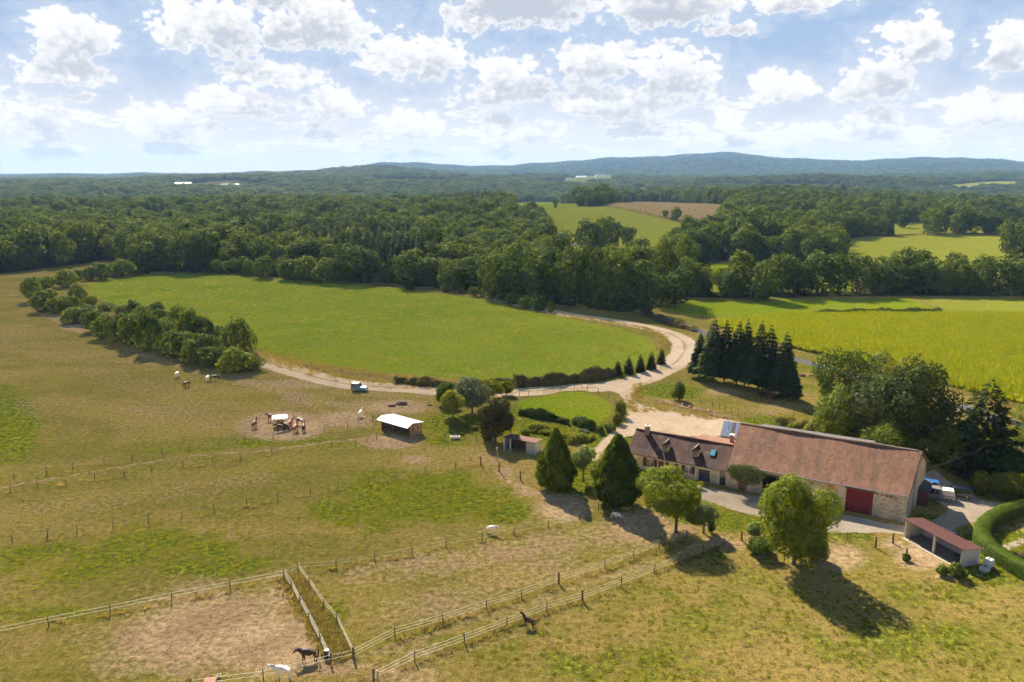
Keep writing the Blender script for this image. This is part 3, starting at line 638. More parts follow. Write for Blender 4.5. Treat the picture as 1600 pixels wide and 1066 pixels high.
# shared broadleaf crowns for trees from about 250 m on (height 16 m, half width about 6 m)
BROAD = []
for k in range(6):
    rs = np.random.RandomState(40 + k); tall = 1.0 if k < 4 else 1.25
    lob = lobes_for(rs, 2.2, 16.0, 6.0 / tall, 11 + k % 3, 0.78, (0.30, 0.46))
    BROAD.append((crown('broad_crown', lob, 3600, 1.0, 60 + k, L_OAK, fit=(6.0, 0.5, 16.2), zb=0.12), trunk_mesh('broad_trunk', 9.0, 0.33, 4, k, 3.0)))
SPRUCE_FAR = [(spruce_crown('spruce_crown', 19.0, 3.3, 2200, 80 + k, L_SPRUCE, 0.06, 1.7), trunk_mesh('spruce_trunk', 15.0, 0.22, 0, k)) for k in range(2)]
BUSH = []
for k in range(4):
    rs = np.random.RandomState(140 + k)
    BUSH.append(crown('bush_crown', lobes_for(rs, 0.1, 4.0, 2.3, 9, 0.66, (0.34, 0.5)), 3000, 0.40, 160 + k, L_BUSH, 0.7, fit=(2.3, 0.0, 4.0)))
BUSH_TRUNK = trunk_mesh('bush_stem', 2.4, 0.08, 4, 3, 1.0)
def tree(name, loc, protos, h0, h, w0, w, label, cat='tree', group=None, rz=0.0):
    cr, tr = protos; e = empty(name, loc, rz, (w / w0, w / w0, h / h0)); tag(e, label, cat, group)
    link('trunk', tr, e); link('crown', cr, e); return e
rnd = random.Random(77)
def px_tree(px, base, top, label, group=None, kind='broad', w=None, k=None, name=None):
    """tree whose foot stands at (px, base) of the photograph and whose top shows at row top"""
    p = G(px, base); dep = p.y * CP + CAM_H * SP
    k_ = (533 - top) / F_PX; h = p.y * (k_ * CP - SP) / (CP + k_ * SP) + CAM_H - p.z
    if kind == 'spruce':
        pr = SPRUCE_FAR[(k if k is not None else rnd.randrange(2)) % 2]; return tree(name or 'spruce_tree', p, pr, 19.0, h, 3.3, w or h * 0.17, label, 'tree', group, rnd.uniform(0, 6.28))
    pr = BROAD[(k if k is not None else rnd.randrange(6)) % 6]
    return tree(name or 'broadleaf_tree', p, pr, 16.3, h, 6.0, (size_px(p, w) / 2 if w else h * 0.37), label, 'tree', group, rnd.uniform(0, 6.28))
TAKEN = []          # ground already occupied by individual trees
# --- the alder row in front of the wood, left of the road
A_ROW = [(772, 466, 398, 46), (800, 470, 394, 50), (830, 472, 392, 48), (858, 474, 388, 50), (888, 478, 386, 56), (918, 480, 382, 54), (946, 482, 384, 56), (968, 486, 388, 50), (990, 488, 420, 46), (1006, 491, 408, 54)]
for (x, b, t, w) in A_ROW: TAKEN.append(px_tree(x, b, t, 'tall dark alder in the row between the meadow track and the wood', 'alders along the far side of the meadow track', w=w))
TAKEN.append(px_tree(1053, 482, 417, 'round field oak on two bare stems beside the road bend', w=58, k=1))
for (x, b, t, w, lb) in ((1040, 470, 372, 44, 'dark oak rising behind the round field oak'), (1078, 462, 402, 44, 'bushy green oak right behind the round field oak'), (1068, 452, 366, 40, 'dark slim oak at the near corner of the right wood'), (1098, 460, 432, 26, 'low bushy tree at the edge of the glade')):
    TAKEN.append(px_tree(x, b, t, lb, w=w))
TAKEN.append(px_tree(1153, 462, 392, 'tall spreading oak standing left of the brownish field tree', w=62, k=2))
TAKEN.append(px_tree(1196, 470, 406, 'brownish round field tree with a short clear trunk', w=56, k=0))
B_ROW = [(1222, 462, 396, 44), (1246, 461, 410, 44), (1276, 460, 393, 54), (1310, 460, 396, 56), (1338, 459, 398, 52), (1372, 458, 412, 40), (1398, 458, 408, 46), (1424, 459, 414, 34), (1448, 459, 408, 40), (1472, 460, 410, 36), (1500, 460, 412, 32), (1530, 461, 410, 40), (1562, 461, 402, 48), (1592, 462, 404, 44), (1625, 462, 404, 46)]
for (x, b, t, w) in B_ROW: TAKEN.append(px_tree(x, b, t, 'alder in the long row behind the bright meadow strip', 'alders behind the bright meadow strip', w=w))
# --- trees standing free in the fields behind
for (x, b, t, w, lb) in ((920, 392, 342, 34, 'leafy tree left in the clump on the mown field'), (940, 392, 338, 36, 'middle tree of the clump on the mown field'), (956, 388, 339, 32, 'tallest tree of the clump on the mown field'), (980, 385, 354, 26, 'small round tree right in the clump on the mown field'), (904, 384, 356, 12, 'thin poplar at the left end of the field clump'),
        (1342, 362, 334, 28, 'round tree at the corner of the upper pasture'), (1411, 356, 335, 18, 'lone tree in the upper pasture'), (1000, 418, 372, 30, 'dark tree below the mown field'), (1020, 422, 390, 34, 'bushy tree below the mown field'), (868, 326, 312, 8, 'lone small tree on the vivid green strip')):
    TAKEN.append(px_tree(x, b, t, lb, w=w))
for (x, b, t, w) in ((1572, 402, 344, 26), (1594, 404, 350, 34), (1616, 404, 350, 34)): TAKEN.append(px_tree(x, b, t, 'dark tree in the group at the right end of the pale field', 'dark trees at the right end of the pale field', w=w))

# ------------------------------------------------------------------ woods: the trees that show largest are things, the rest is one mass
WOODS_PX = {}
def scatter_wood():
    rs = np.random.RandomState(11); pts = []
    y = 300.0
    while y < 5200:
        sp = 10.2 if y < 900 else (10.6 if y < 1500 else 8.6 + y * 0.0052)
        half = y * 0.76 + 60
        xs = np.arange(-half, half, sp); xx = xs + rs.uniform(-.42, .42, len(xs)) * sp; yy = y + rs.uniform(-.42, .42, len(xs)) * sp
        pts.append(np.stack([xx, yy, np.full(len(xs), sp)], 1)); y += sp
    P = np.concatenate(pts); k = ~is_open(P[:, 0], P[:, 1]); P = P[k]
    for o in TAKEN:
        P = P[np.hypot(P[:, 0] - o.location.x, P[:, 1] - o.location.y) > 4.5]
    # the road corridor behind the alder row stays clear
    rd = GP([(840, 400), (872, 387), (905, 381)]); P = P[polydist(rd, P[:, 0], P[:, 1], False) > 7]
    return P
WP = scatter_wood(); _r = np.random.RandomState(3); NW = len(WP)
wz = terr(WP[:, 0], WP[:, 1]); wpx, wpy = proj_np(WP[:, 0], WP[:, 1], wz)
dist = WP[:, 1]
# spruce stand in the middle of the wood, scattered spruces elsewhere
stand = ((np.abs(wpx - 590) < 70) & (np.abs(wpy - 412) < 26)) | ((np.abs(wpx - 455) < 60) & (np.abs(wpy - 400) < 14)) | ((np.abs(wpx - 720) < 34) & (dist > 900) & (dist < 1300))
isp = (stand & (_r.rand(NW) < 0.8)) | ((_r.rand(NW) < 0.02) & (dist > 380))
patch = wav(WP[:, 0], WP[:, 1], 420, 2, 6)
hh = np.where(isp, _r.uniform(17, 23, NW), 14.0 + 2.6 * patch + _r.normal(0, 2.6, NW)); hh = np.clip(hh, 7, 24)
# young growth along the sunny wood edge above the meadow
edge = polydist([p for p in FRONT_W], WP[:, 0], WP[:, 1], False)
hh = np.where((edge < 12) & (wpx > 330) & (wpx < 560), _r.uniform(6, 10, NW), hh)
hh = np.where((edge < 14) & (wpx > 600) & (wpx < 760), _r.uniform(11, 15, NW), hh)
ww = np.where(isp, hh * 0.17, np.clip(hh * _r.uniform(0.36, 0.50, NW), 3, 8.0))
ww = np.where(dist > 1500, ww * (WP[:, 2] / 10.0) ** 0.8, ww)
order = np.argsort(dist + np.where((wpx > -15) & (wpx < 1615), 0, 1e5) - np.where(edge < 22, 160, 0))
chosen = order[:225]; rest = np.ones(NW, bool); rest[chosen] = False
for i in chosen:
    p = (WP[i, 0], WP[i, 1], wz[i])
    side = 'left' if wpx[i] < 300 else 'mid' if wpx[i] < 760 else 'right'
    if isp[i]: tree('spruce_tree', p, SPRUCE_FAR[i % 2], 19.0, hh[i], 3.3, ww[i], 'dark pointed spruce in the big wood behind the green meadow', 'tree', 'spruces in the big wood', _r.uniform(0, 6.28))
    else:
        lb, gp = {'left': ('broadleaf tree on the wood edge bordering the brown pasture', 'trees of the wood behind the brown pasture'), 'mid': ('broadleaf tree in the big wood behind the green meadow', 'broadleaf trees of the big wood behind the meadow'), 'right': ('broadleaf tree in the wood beyond the alder rows', 'trees of the wood beyond the alder rows')}[side]
        tree('broadleaf_tree', p, BROAD[i % 6], 16.3, hh[i], 6.0, ww[i], lb, 'tree', gp, _r.uniform(0, 6.28))

def scatter_object(name, P, scale, rot, var, sources, label, align=False):
    """one object of kind 'stuff': its points carry instances of meshes already used by single plants"""
    me = bpy.data.meshes.new(name); me.vertices.add(len(P)); me.vertices.foreach_set('co', np.asarray(P, np.float32).ravel())
    for nm, a in (('sx', scale[:, 0]), ('sz', scale[:, 1]), ('rot', rot)):
        at = me.attributes.new(nm, 'FLOAT', 'POINT'); at.data.foreach_set('value', np.asarray(a, np.float32))
    at = me.attributes.new('var', 'INT', 'POINT'); at.data.foreach_set('value', np.asarray(var, np.int32))
    o = link(name, me); tag(o, label, kind='stuff')
    ng = bpy.data.node_groups.new(name, 'GeometryNodeTree')
    ng.interface.new_socket('Geometry', in_out='INPUT', socket_type='NodeSocketGeometry'); ng.interface.new_socket('Geometry', in_out='OUTPUT', socket_type='NodeSocketGeometry')
    N, L = ng.nodes, ng.links; gi = N.new('NodeGroupInput'); go = N.new('NodeGroupOutput')
    ip = N.new('GeometryNodeInstanceOnPoints'); L.new(gi.outputs[0], ip.inputs['Points'])
    def at(nm, typ='FLOAT'):
        a = N.new('GeometryNodeInputNamedAttribute'); a.data_type = typ; a.inputs[0].default_value = nm; return a.outputs[0]
    def attr_out(nd): return nd
    c = N.new('ShaderNodeCombineXYZ'); sx = at('sx'); L.new(sx, c.inputs[0]); L.new(sx, c.inputs[1]); L.new(at('sz'), c.inputs[2]); L.new(c.outputs[0], ip.inputs['Scale'])
    r = N.new('ShaderNodeCombineXYZ'); L.new(at('rot'), r.inputs[2]); L.new(r.outputs[0], ip.inputs['Rotation'])
    if len(sources) == 1: pass
    j = N.new('GeometryNodeJoinGeometry')
    for s in sources:
        oi = N.new('GeometryNodeObjectInfo'); oi.transform_space = 'ORIGINAL'; oi.inputs['Object'].default_value = s; oi.inputs['As Instance'].default_value = True
        L.new(oi.outputs['Geometry'], j.inputs[0])
    L.new(j.outputs[0], ip.inputs['Instance']); ip.inputs['Pick Instance'].default_value = True; L.new(at('var', 'INT'), ip.inputs['Instance Index'])
    L.new(ip.outputs[0], go.inputs[0]); md = o.modifiers.new('scatter', 'NODES'); md.node_group = ng; return o
def crowns_of(meshes):
    out = []
    for me in meshes:
        for o in bpy.data.objects:
            if o.type == 'MESH' and o.data == me: out.append(o); break
    return out
# ------------------------------------------------------------------ trees and shrubs of the farm
def height_at(p, top):
    k = (533 - top) / F_PX; return p.y * (k * CP - SP) / (CP + k * SP) + CAM_H - p.z
def near_tree(name, px, base, top, wpx, label, mat, n=7000, leaf=0.34, seed=1, low=0.16, lob=14, cat='tree', trunk_r=0.22, spread=0.66, off=(0, 0), rl=(0.30, 0.44), group=None, limbs=4):
    p = G(px, base); h = height_at(p, top); w = size_px(p, wpx) / 2; rs = np.random.RandomState(seed)
    e = empty(name, p, 0); tag(e, label, cat, group)
    L = lobes_for(rs, h * low, h * 1.0, w, lob, spread, rl)
    link('trunk', trunk_mesh('trunk', h * 0.62, trunk_r, limbs, seed, w * 0.55), e); c = link('crown', crown('crown', L, int(n * 1.9), leaf * 1.05, seed + 1, mat, fit=(w, h * low, h), zb=-0.10, inner=0.22), e); c.location = (off[0] * w, off[1] * w, 0); return e
def near_cypress(name, px, base, top, wpx, label, mat, n=11000, seed=1, size=0.46, **kw):
    p = G(px, base); h = height_at(p, top); w = size_px(p, wpx) / 2; e = empty(name, p); tag(e, label, 'tree')
    link('trunk', trunk_mesh('trunk', h * 0.8, 0.24, 0, seed), e); link('crown', cypress_crown('crown', h, w, n, seed, mat, size=size, **kw), e); return e
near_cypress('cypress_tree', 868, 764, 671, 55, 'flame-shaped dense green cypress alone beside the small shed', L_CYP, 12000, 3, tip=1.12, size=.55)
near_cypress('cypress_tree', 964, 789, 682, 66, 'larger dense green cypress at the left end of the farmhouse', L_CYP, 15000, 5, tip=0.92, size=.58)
near_tree('walnut_tree', 1056, 832, 733, 92, 'yellow-green spreading walnut in front of the farmhouse door', L_WALNUT, 11000, 0.30, 11, 0.24, 15, off=(-0.28, 0.0), trunk_r=0.24, spread=0.78)
near_tree('hornbeam_tree', 1240, 882, 743, 108, 'large bright green round-topped tree before the stone barn', L_WALNUT, 19000, 0.30, 23, 0.01, 16, trunk_r=0.3, spread=0.80, rl=(0.36, 0.5))
near_tree('silver_willow', 738, 646, 590, 56, 'silvery grey-green willow beside the garden plot', L_SILVER, 6500, 0.34, 31, 0.2)
near_tree('young_tree', 708, 660, 610, 36, 'small lime-green tree on a slim stem beside the silvery willow', L_LIME, 3000, 0.32, 32, 0.34, 9, trunk_r=0.1)
near_tree('young_tree', 771, 622, 592, 34, 'lime-green tree right behind the silvery willow', L_LIME, 3000, 0.34, 33, 0.2, 9, trunk_r=0.1)
near_tree('young_tree', 697, 634, 599, 30, 'dull green tree left behind the silvery willow', L_BUSH, 2600, 0.34, 34, 0.15, 9, trunk_r=0.1)
near_tree('young_tree', 791, 618, 596, 24, 'small yellow-green tree on the verge of the sandy track', L_LIME, 1800, 0.34, 35, 0.2, 8, trunk_r=0.08)
near_tree('thuja_tree', 774, 692, 625, 54, 'rusty brown-green thuja half dried behind the small shed', L_RUST, 6500, 0.4, 7, 0.03, 16, trunk_r=.25, spread=.8, rl=(.24, .4))
near_tree('mop_head_tree', 911, 752, 698, 36, 'clipped round-headed tree on a pale stem between the two cypresses', L_ROUND, 3600, 0.26, 41, 0.42, 9, trunk_r=0.15)
near_tree('mop_head_tree', 1099, 833, 787, 38, 'clipped round-headed tree with pale leaves on the lawn before the farmhouse', L_ROUND, 4200, 0.24, 42, 0.42, 9, trunk_r=0.16)
near_tree('mop_head_tree', 1178, 852, 817, 24, 'small round-headed tree left of the large bright green tree', L_ROUND, 2400, 0.22, 43, 0.38, 8, trunk_r=0.1)
near_tree('shrub', 1083, 790, 765, 22, 'round dark shrub at the courtyard edge behind the walnut', L_BUSH, 2200, 0.22, 44, 0.08, 8, 'shrub', 0.08)
near_tree('shrub', 1076, 806, 782, 24, 'dark bush beneath the round courtyard shrub', L_BUSH, 2200, 0.22, 45, 0.03, 8, 'shrub', 0.08)
near_tree('shrub', 1112, 834, 813, 12, 'narrow dark shrub beside the pale round-headed tree', L_BUSH, 900, 0.2, 46, 0.1, 6, 'shrub', 0.06)
near_tree('shrub', 941, 765, 716, 36, 'light yellow-green bush on the left flank of the larger cypress', L_LIME, 3000, 0.26, 47, 0.03, 10, 'shrub', 0.1)
near_tree('shrub', 1190, 868, 842, 40, 'low green bush with an orange patch at the foot of the large bright tree', L_BUSH, 2600, 0.24, 48, 0.02, 9, 'shrub', 0.08)
near_tree('shrub', 1276, 876, 838, 34, 'dark bush at the shaded right foot of the large bright tree', L_BUSH, 2600, 0.24, 49, 0.02, 9, 'shrub', 0.08)
for (x, b, t, w, lb, m_) in ((969, 652, 626, 18, 'tall green bush by the sandy yard corner of the paddock', L_BUSH), (966, 662, 643, 18, 'yellowish bush in the hedge bank by the sandy yard', L_LIME), (953, 674, 663, 18, 'low green bush on the garden bank below the paddock', L_BUSH), (938, 678, 666, 12, 'small dark bush at the end of the garden hedge', L_BUSH), (913, 682, 672, 18, 'grey-green bush in the vegetable garden', L_SILVER), (820, 680, 670, 14, 'dark round bush behind the small shed', L_BUSH),
        (1060, 626, 596, 20, 'dark green bush on the bank beside the fenced spruce paddock', L_BUSH), (1472, 900, 884, 18, 'clump of green weeds on a stump before the red-roofed shed', L_BUSH), (1496, 902, 880, 26, 'leafy bush at the white end wall of the red-roofed shed', L_BUSH), (1415, 876, 866, 12, 'weeds round the last thick post by the shed forecourt', L_BUSH), (1597, 702, 664, 36, 'round bright shrub on the neighbouring lawn', L_WALNUT), (1600, 664, 632, 34, 'grey-green shrub beside the country road', L_BUSH)):
    near_tree('shrub', x, b, t, w, lb, m_, 1500, 0.24 if b > 640 else 0.3, int(x), 0.03, 8, 'shrub', 0.06)
# spruce row in the paddock
for i, (x, b, t, w) in enumerate(((1092, 590, 520, 34), (1112, 597, 495, 52), (1131, 600, 500, 44), (1150, 604, 502, 44), (1163, 606, 499, 40), (1184, 612, 501, 44), (1199, 617, 508, 46), (1223, 623, 518, 46), (1236, 626, 570, 30))):
    p = G(x, b); h = height_at(p, t); e = empty('spruce_tree', p, i * 1.3)
    tag(e, ('dark spruce in the dense row sheltering horses in the paddock', 'short bushy spruce at the track end of the spruce row', 'low spruce at the barn end of the spruce row')[1 if i == 0 else 2 if i == 8 else 0], 'tree', 'spruces in the paddock row')
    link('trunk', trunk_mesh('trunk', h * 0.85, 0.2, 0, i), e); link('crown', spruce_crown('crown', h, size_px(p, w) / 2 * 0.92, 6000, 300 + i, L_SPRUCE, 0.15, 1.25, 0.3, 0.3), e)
L_YEW = leafmat('yew_leaf', (0.020, 0.036, 0.008), (0.070, 0.088, 0.018), 0.25)
# big evergreens and willows right of the barn
near_tree('willow_tree', 1316, 662, 545, 92, 'broad dark olive tree with dead twigs behind the barn', L_OAK, 8500, 0.46, 51, 0.08, 16, trunk_r=0.3)
near_tree('willow_tree', 1368, 640, 553, 66, 'pale feathery tree behind the broad olive tree', L_WILLOW, 5000, 0.46, 52, 0.15, 12)
near_tree('willow_tree', 1345, 684, 588, 92, 'grey-green billowing willow next to the barn roof', L_WILLOW, 8000, 0.42, 53, 0.05, 15)
near_tree('willow_tree', 1300, 688, 604, 60, 'dull green bush tree at the edge of the spruce paddock', L_BUSH, 5000, 0.42, 54, 0.03, 12)
near_tree('cedar_tree', 1426, 716, 562, 118, 'huge dark evergreen towering behind the barn gable', L_YEW, 11000, 0.5, 55, 0.04, 26, trunk_r=0.4, spread=0.86, rl=(0.2, 0.36))
near_tree('lime_tree', 1392, 652, 566, 36, 'bright yellow-green tree peeping out beside the huge evergreen', L_LIME, 2600, 0.4, 56, 0.2, 9)
p = G(1532, 736); h = height_at(p, 593); e = empty('evergreen_tree', p); tag(e, 'pyramid-shaped dark evergreen beside the gravel drive', 'tree')
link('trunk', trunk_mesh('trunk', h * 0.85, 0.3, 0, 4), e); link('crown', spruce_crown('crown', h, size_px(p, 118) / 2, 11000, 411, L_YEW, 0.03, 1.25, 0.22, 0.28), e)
near_tree('evergreen_bush', 1478, 730, 655, 70, 'dark evergreen bush between the two big evergreens', L_CYP, 5500, 0.42, 58, 0.02, 12, 'shrub')
near_tree('evergreen_bush', 1390, 716, 660, 90, 'dark laurel mass in the shade behind the barn roof', L_CYP, 5500, 0.42, 59, 0.02, 12, 'shrub')
near_tree('evergreen_bush', 1572, 752, 706, 60, 'dark laurel bush at the right of the pyramid evergreen', L_CYP, 4000, 0.4, 60, 0.02, 10, 'shrub')
for i, (x, b, t, w) in enumerate(((1534, 774, 736, 36), (1562, 776, 742, 44), (1590, 778, 742, 44), (1620, 780, 742, 44))):
    near_tree('laurel_bush', x, b, t, w, 'yellow-green laurel bush in the row along the gravel drive', L_LIME if i != 1 else L_WALNUT, 3400, 0.3, 62 + i, 0.02, 9, 'shrub', 0.08, group='laurel bushes along the gravel drive')

# thicket on the left rim of the meadow and shrubs along its far edge
THICK = [(200, 270, 150, 90), (250, 200, 140, 80), (295, 190, 130, 70), (270, 330, 220, 120), (340, 340, 260, 90), (400, 185, 95, 100), (470, 140, 90, 60), (530, 145, 80, 60), (600, 140, 60, 100), (680, 115, 50, 60), (740, 120, 35, 110), (830, 105, 35, 100), (410, 330, 255, 100), (465, 280, 180, 90), (440, 400, 320, 110), (520, 400, 310, 120), (540, 300, 250, 60), (640, 320, 280, 90), (730, 350, 300, 80), (800, 360, 280, 70), (560, 450, 350, 110), (640, 490, 370, 130), (730, 440, 360, 110), (720, 520, 400, 110), (800, 540, 380, 140), (850, 380, 310, 100), (930, 360, 290, 90), (900, 570, 370, 120), (980, 520, 400, 110), (1060, 460, 320, 110), (1130, 490, 345, 110), (1210, 500, 380, 110), (960, 400, 330, 80), (1030, 600, 470, 150), (1120, 600, 480, 120), (1150, 640, 520, 120), (1230, 620, 490, 130), (1300, 500, 430, 90), (1310, 600, 510, 110), (1430, 580, 400, 160), (1280, 660, 560, 140), (1400, 690, 570, 170), (1490, 680, 600, 120), (1350, 640, 570, 120)]
def bush(px, b, t, w, label, group, k):
    p = G(px, b); h = max(0.8, height_at(p, t) * 1.2); ww_ = size_px(p, w) / 2 * 1.22
    e = empty('shrub', p, k * 1.7, (ww_ / 2.3, ww_ / 2.3, h / 4.0)); tag(e, label, 'shrub', group)
    link('stem', BUSH_TRUNK, e); link('crown', BUSH[k % 4], e); return e
for k, (X, b, t, w) in enumerate(THICK):
    x = X / 3.807
    lb = 'biggest dark round shrub at the end of the thicket above the grazing horses' if X == 1430 else 'bushy green shrub in the thicket along the left rim of the meadow'
    bush(x, 400 + b / 3.807, 400 + t / 3.807, w / 3.807, lb, None if X == 1430 else 'shrubs of the thicket on the meadow rim', k)
FARB = [(X / 3.331, 220 + b / 3.331, 220 + t / 3.331, w / 3.331) for (X, b, t, w) in ((1130, 690, 630, 60), (1250, 665, 570, 100), (1300, 700, 630, 60), (1370, 715, 620, 80), (1490, 725, 640, 70), (1550, 725, 640, 110))] + \
       [(400 + X / 3.331, 220 + b / 3.331, 220 + t / 3.331, w / 3.331) for (X, b, t, w) in ((30, 700, 640, 60), (90, 700, 640, 50), (180, 722, 635, 110), (270, 727, 620, 130), (380, 737, 630, 130), (670, 742, 650, 70), (740, 747, 680, 60), (800, 777, 740, 45), (990, 787, 750, 42), (1070, 797, 770, 26), (1135, 810, 770, 45), (1180, 814, 775, 32), (1220, 822, 780, 40), (1275, 832, 780, 40), (1340, 852, 795, 76), (1410, 872, 815, 66), (1470, 882, 820, 66), (1535, 895, 845, 28))]
for k, q in enumerate(FARB):
    bush(*q, 'rounded shrub on the far edge of the meadow' if q[0] < 620 else 'low green shrub lining the pale track at the far side of the meadow', 'shrubs on the far edge of the meadow' if q[0] < 620 else 'shrubs lining the track', k)
TAKEN.append(px_tree(552, 440, 380, 'large rounded oak at the far edge of the meadow, before the spruces', w=66, k=3))
for i, (x, b, t, w) in enumerate(((965, 587, 562, 15), (982, 584, 555, 15), (1000, 581, 552, 14), (1017, 577, 548, 14), (1033, 569, 542, 12))):
    p = G(x, b); h = height_at(p, t); e = empty('young_conifer', p, i); tag(e, 'young dark cypress in the short row beside the track bend', 'tree', 'young cypresses beside the track bend')
    link('trunk', trunk_mesh('trunk', h * .7, .07, 0, i), e); link('crown', spruce_crown('crown', h, size_px(p, w) / 2 * .95, 1500, 500 + i, L_CYP, 0.02, 0.8, 0.1, 0.35), e)

# ------------------------------------------------------------------ hedges
def hedge_mesh(name, line, width, height, dens, leaf, seed, mat, rough=0.18, box=0.0):
    rs = np.random.RandomState(seed); L = np.array(line); seg = np.hypot(*(L[1:] - L[:-1]).T); cum = np.concatenate([[0], np.cumsum(seg)]); tot = cum[-1]
    n = int(tot * dens); s = rs.uniform(0, tot, n); i = np.clip(np.searchsorted(cum, s) - 1, 0, len(seg) - 1); t = (s - cum[i]) / seg[i]
    d = (L[i + 1] - L[i]) / seg[i][:, None]; nrm = np.stack([-d[:, 1], d[:, 0]], 1); a = rs.uniform(-0.12 * np.pi, 1.12 * np.pi, n)
    ca, sa = np.cos(a), np.sin(a)
    if box: q = np.maximum(np.abs(ca), np.abs(sa)) ** box; ca, sa = ca / q, sa / q
    k = 1 + rough * (wav(s, s * 0.3, 3.1, 1, 5) * 0.5 + np.sin(s * 1.9 + a * 3) * 0.4 + np.sin(s * .6 + seed)) + rs.normal(0, rough * .18, n)
    off = ca * width / 2 * k; z = np.maximum(0.02, np.maximum(sa, -0.1) * height * k)
    if box: z = np.where(sa < 0.1, rs.uniform(0.05, height * .6, n), z)
    P = L[i] + d * (t * seg[i])[:, None] + nrm * off[:, None]; pos = np.column_stack([P, z])
    nr = np.column_stack([nrm * ca[:, None], sa + .1]) * (0.8 if box else 0.65) + rs.normal(0, .3, (n, 3))
    return quads_mesh(name, leaves(pos, nr, leaf * rs.uniform(.6, 1.4, n), rs), mat, rs.rand(n))
def hedge(name, px_line, width, height, dens, leaf, mat, label, rough=0.18, box=0.0, seed=1, sp=6):
    line = spline(GP(px_line), sp); o = empty(name, (line[0][0], line[0][1], 0)); tag(o, label, 'hedge')
    me = hedge_mesh('foliage', line, width, height, dens, leaf, seed, mat, rough, box); c = link('foliage', me, o, loc=(-line[0][0], -line[0][1], 0))
    b = MB()      # the twiggy core that stops light showing through
    rb = ribbon(line, width * (0.62 if box else 0.4)); m = len(line)
    for j in range(m - 1):
        q = [rb[j], rb[j + 1], rb[2 * m - 2 - j], rb[2 * m - 1 - j]]; b.hexa([(x, y, -.05) for x, y in q] + [(x, y, height * (.78 if box else .3)) for x, y in q])
    b.build('twigs', M_BARK, o, loc=(-line[0][0], -line[0][1], 0)); return o
hedge('hedge', [(803, 604), (850, 602), (900, 597), (950, 589), (964, 586)], 2.6, 2.3, 800, 0.36, L_BRAMBLE, 'wild bramble hedge between the track and the meadow near the young cypresses', 0.25, seed=2)
hedge('hedge', [(618, 598), (660, 602), (705, 604)], 2.0, 1.5, 600, 0.36, L_BRAMBLE, 'low scrubby hedge on the track verge left of the silvery willow', 0.35, seed=3)
hedge('hedge', [(745, 602), (775, 605), (803, 604)], 2.0, 1.5, 600, 0.36, L_BRAMBLE, 'scrub on the meadow verge behind the lime-green trees', 0.35, seed=4)
hedge('hedge', [(812, 648), (835, 652), (860, 656), (888, 664)], 1.5, 1.4, 700, 0.3, L_BUSH, 'dark currant hedge between the paddock and the vegetable garden', 0.3, seed=5)
hedge('hedge', [(898, 662), (912, 667), (928, 672)], 1.5, 1.4, 700, 0.3, L_BUSH, 'short dark hedge at the garden corner of the paddock', 0.3, seed=6)
hedge('hedge', [(700, 660), (722, 668), (745, 672), (760, 676)], 1.4, .9, 600, 0.3, L_WEED, 'low leafy row along the garden fence left of the rusty thuja', 0.35, seed=7)
hedge('hedge', [(835, 672), (855, 678), (880, 688), (905, 690), (925, 684)], 2.4, 1.1, 900, 0.32, L_WEED, 'bright row of leafy vegetables in the garden', 0.4, seed=8)
hedge('hedge', [(1215, 664), (1240, 668), (1265, 672), (1300, 682), (1340, 694)], 5.0, 1.9, 1500, 0.34, L_WEED, 'long mound of bright weeds behind the barn roof', 0.25, seed=9)
hedge('hedge', [(1000, 488), (1040, 505), (1086, 518)], 2.2, 1.5, 260, 0.4, L_BRAMBLE, 'scrubby roadside hedge beyond the track bend', 0.35, seed=10)
hedge('hedge', [(1272, 491), (1340, 489), (1420, 488), (1470, 488)], 1.6, 1.3, 160, 0.45, L_BUSH, 'thin dark hedge between the crop and the pale meadow', 0.25, seed=11)
hedge('clipped_hedge', [(1660, 786), (1600, 800), (1565, 812), (1540, 827), (1532, 846), (1548, 868), (1585, 893), (1640, 925)], 1.9, 1.9, 1500, 0.17, L_HEDGE, 'neatly clipped thick green hedge curving round the garden', 0.03, 0.75, seed=12)
hedge('clipped_hedge', [(1592, 876), (1612, 868), (1650, 855)], 2.6, 1.0, 900, 0.17, L_LIME, 'rounded yellow-green bush row inside the garden', 0.1, 0.3, seed=13)
cl = near_tree('climber', 1164, 774, 728, 56, 'leafy climber with pale flowers trained over the brown barn door', L_VINE, 4200, .22, 71, .42, 12, 'plant', .06); cl.rotation_euler = (0, 0, R(-30)); cl.scale = (1, .4, 1)
i = np.where(rest & ~isp)[0]; src = crowns_of([b[0] for b in BROAD])
scatter_object('woodland', np.stack([WP[i, 0], WP[i, 1], wz[i]], 1), np.stack([ww[i] / 6.0, hh[i] / 16.3], 1), _r.uniform(0, 6.28, len(i)), _r.randint(0, len(src), len(i)), src, 'unbroken mass of broadleaf woodland rolling away to the hills')
i = np.where(rest & isp)[0]; src = crowns_of([b[0] for b in SPRUCE_FAR])
scatter_object('spruce_woodland', np.stack([WP[i, 0], WP[i, 1], wz[i]], 1), np.stack([ww[i] / 3.3, hh[i] / 19.0], 1), _r.uniform(0, 6.28, len(i)), _r.randint(0, len(src), len(i)), src, 'dark spruces scattered through the distant woodland')
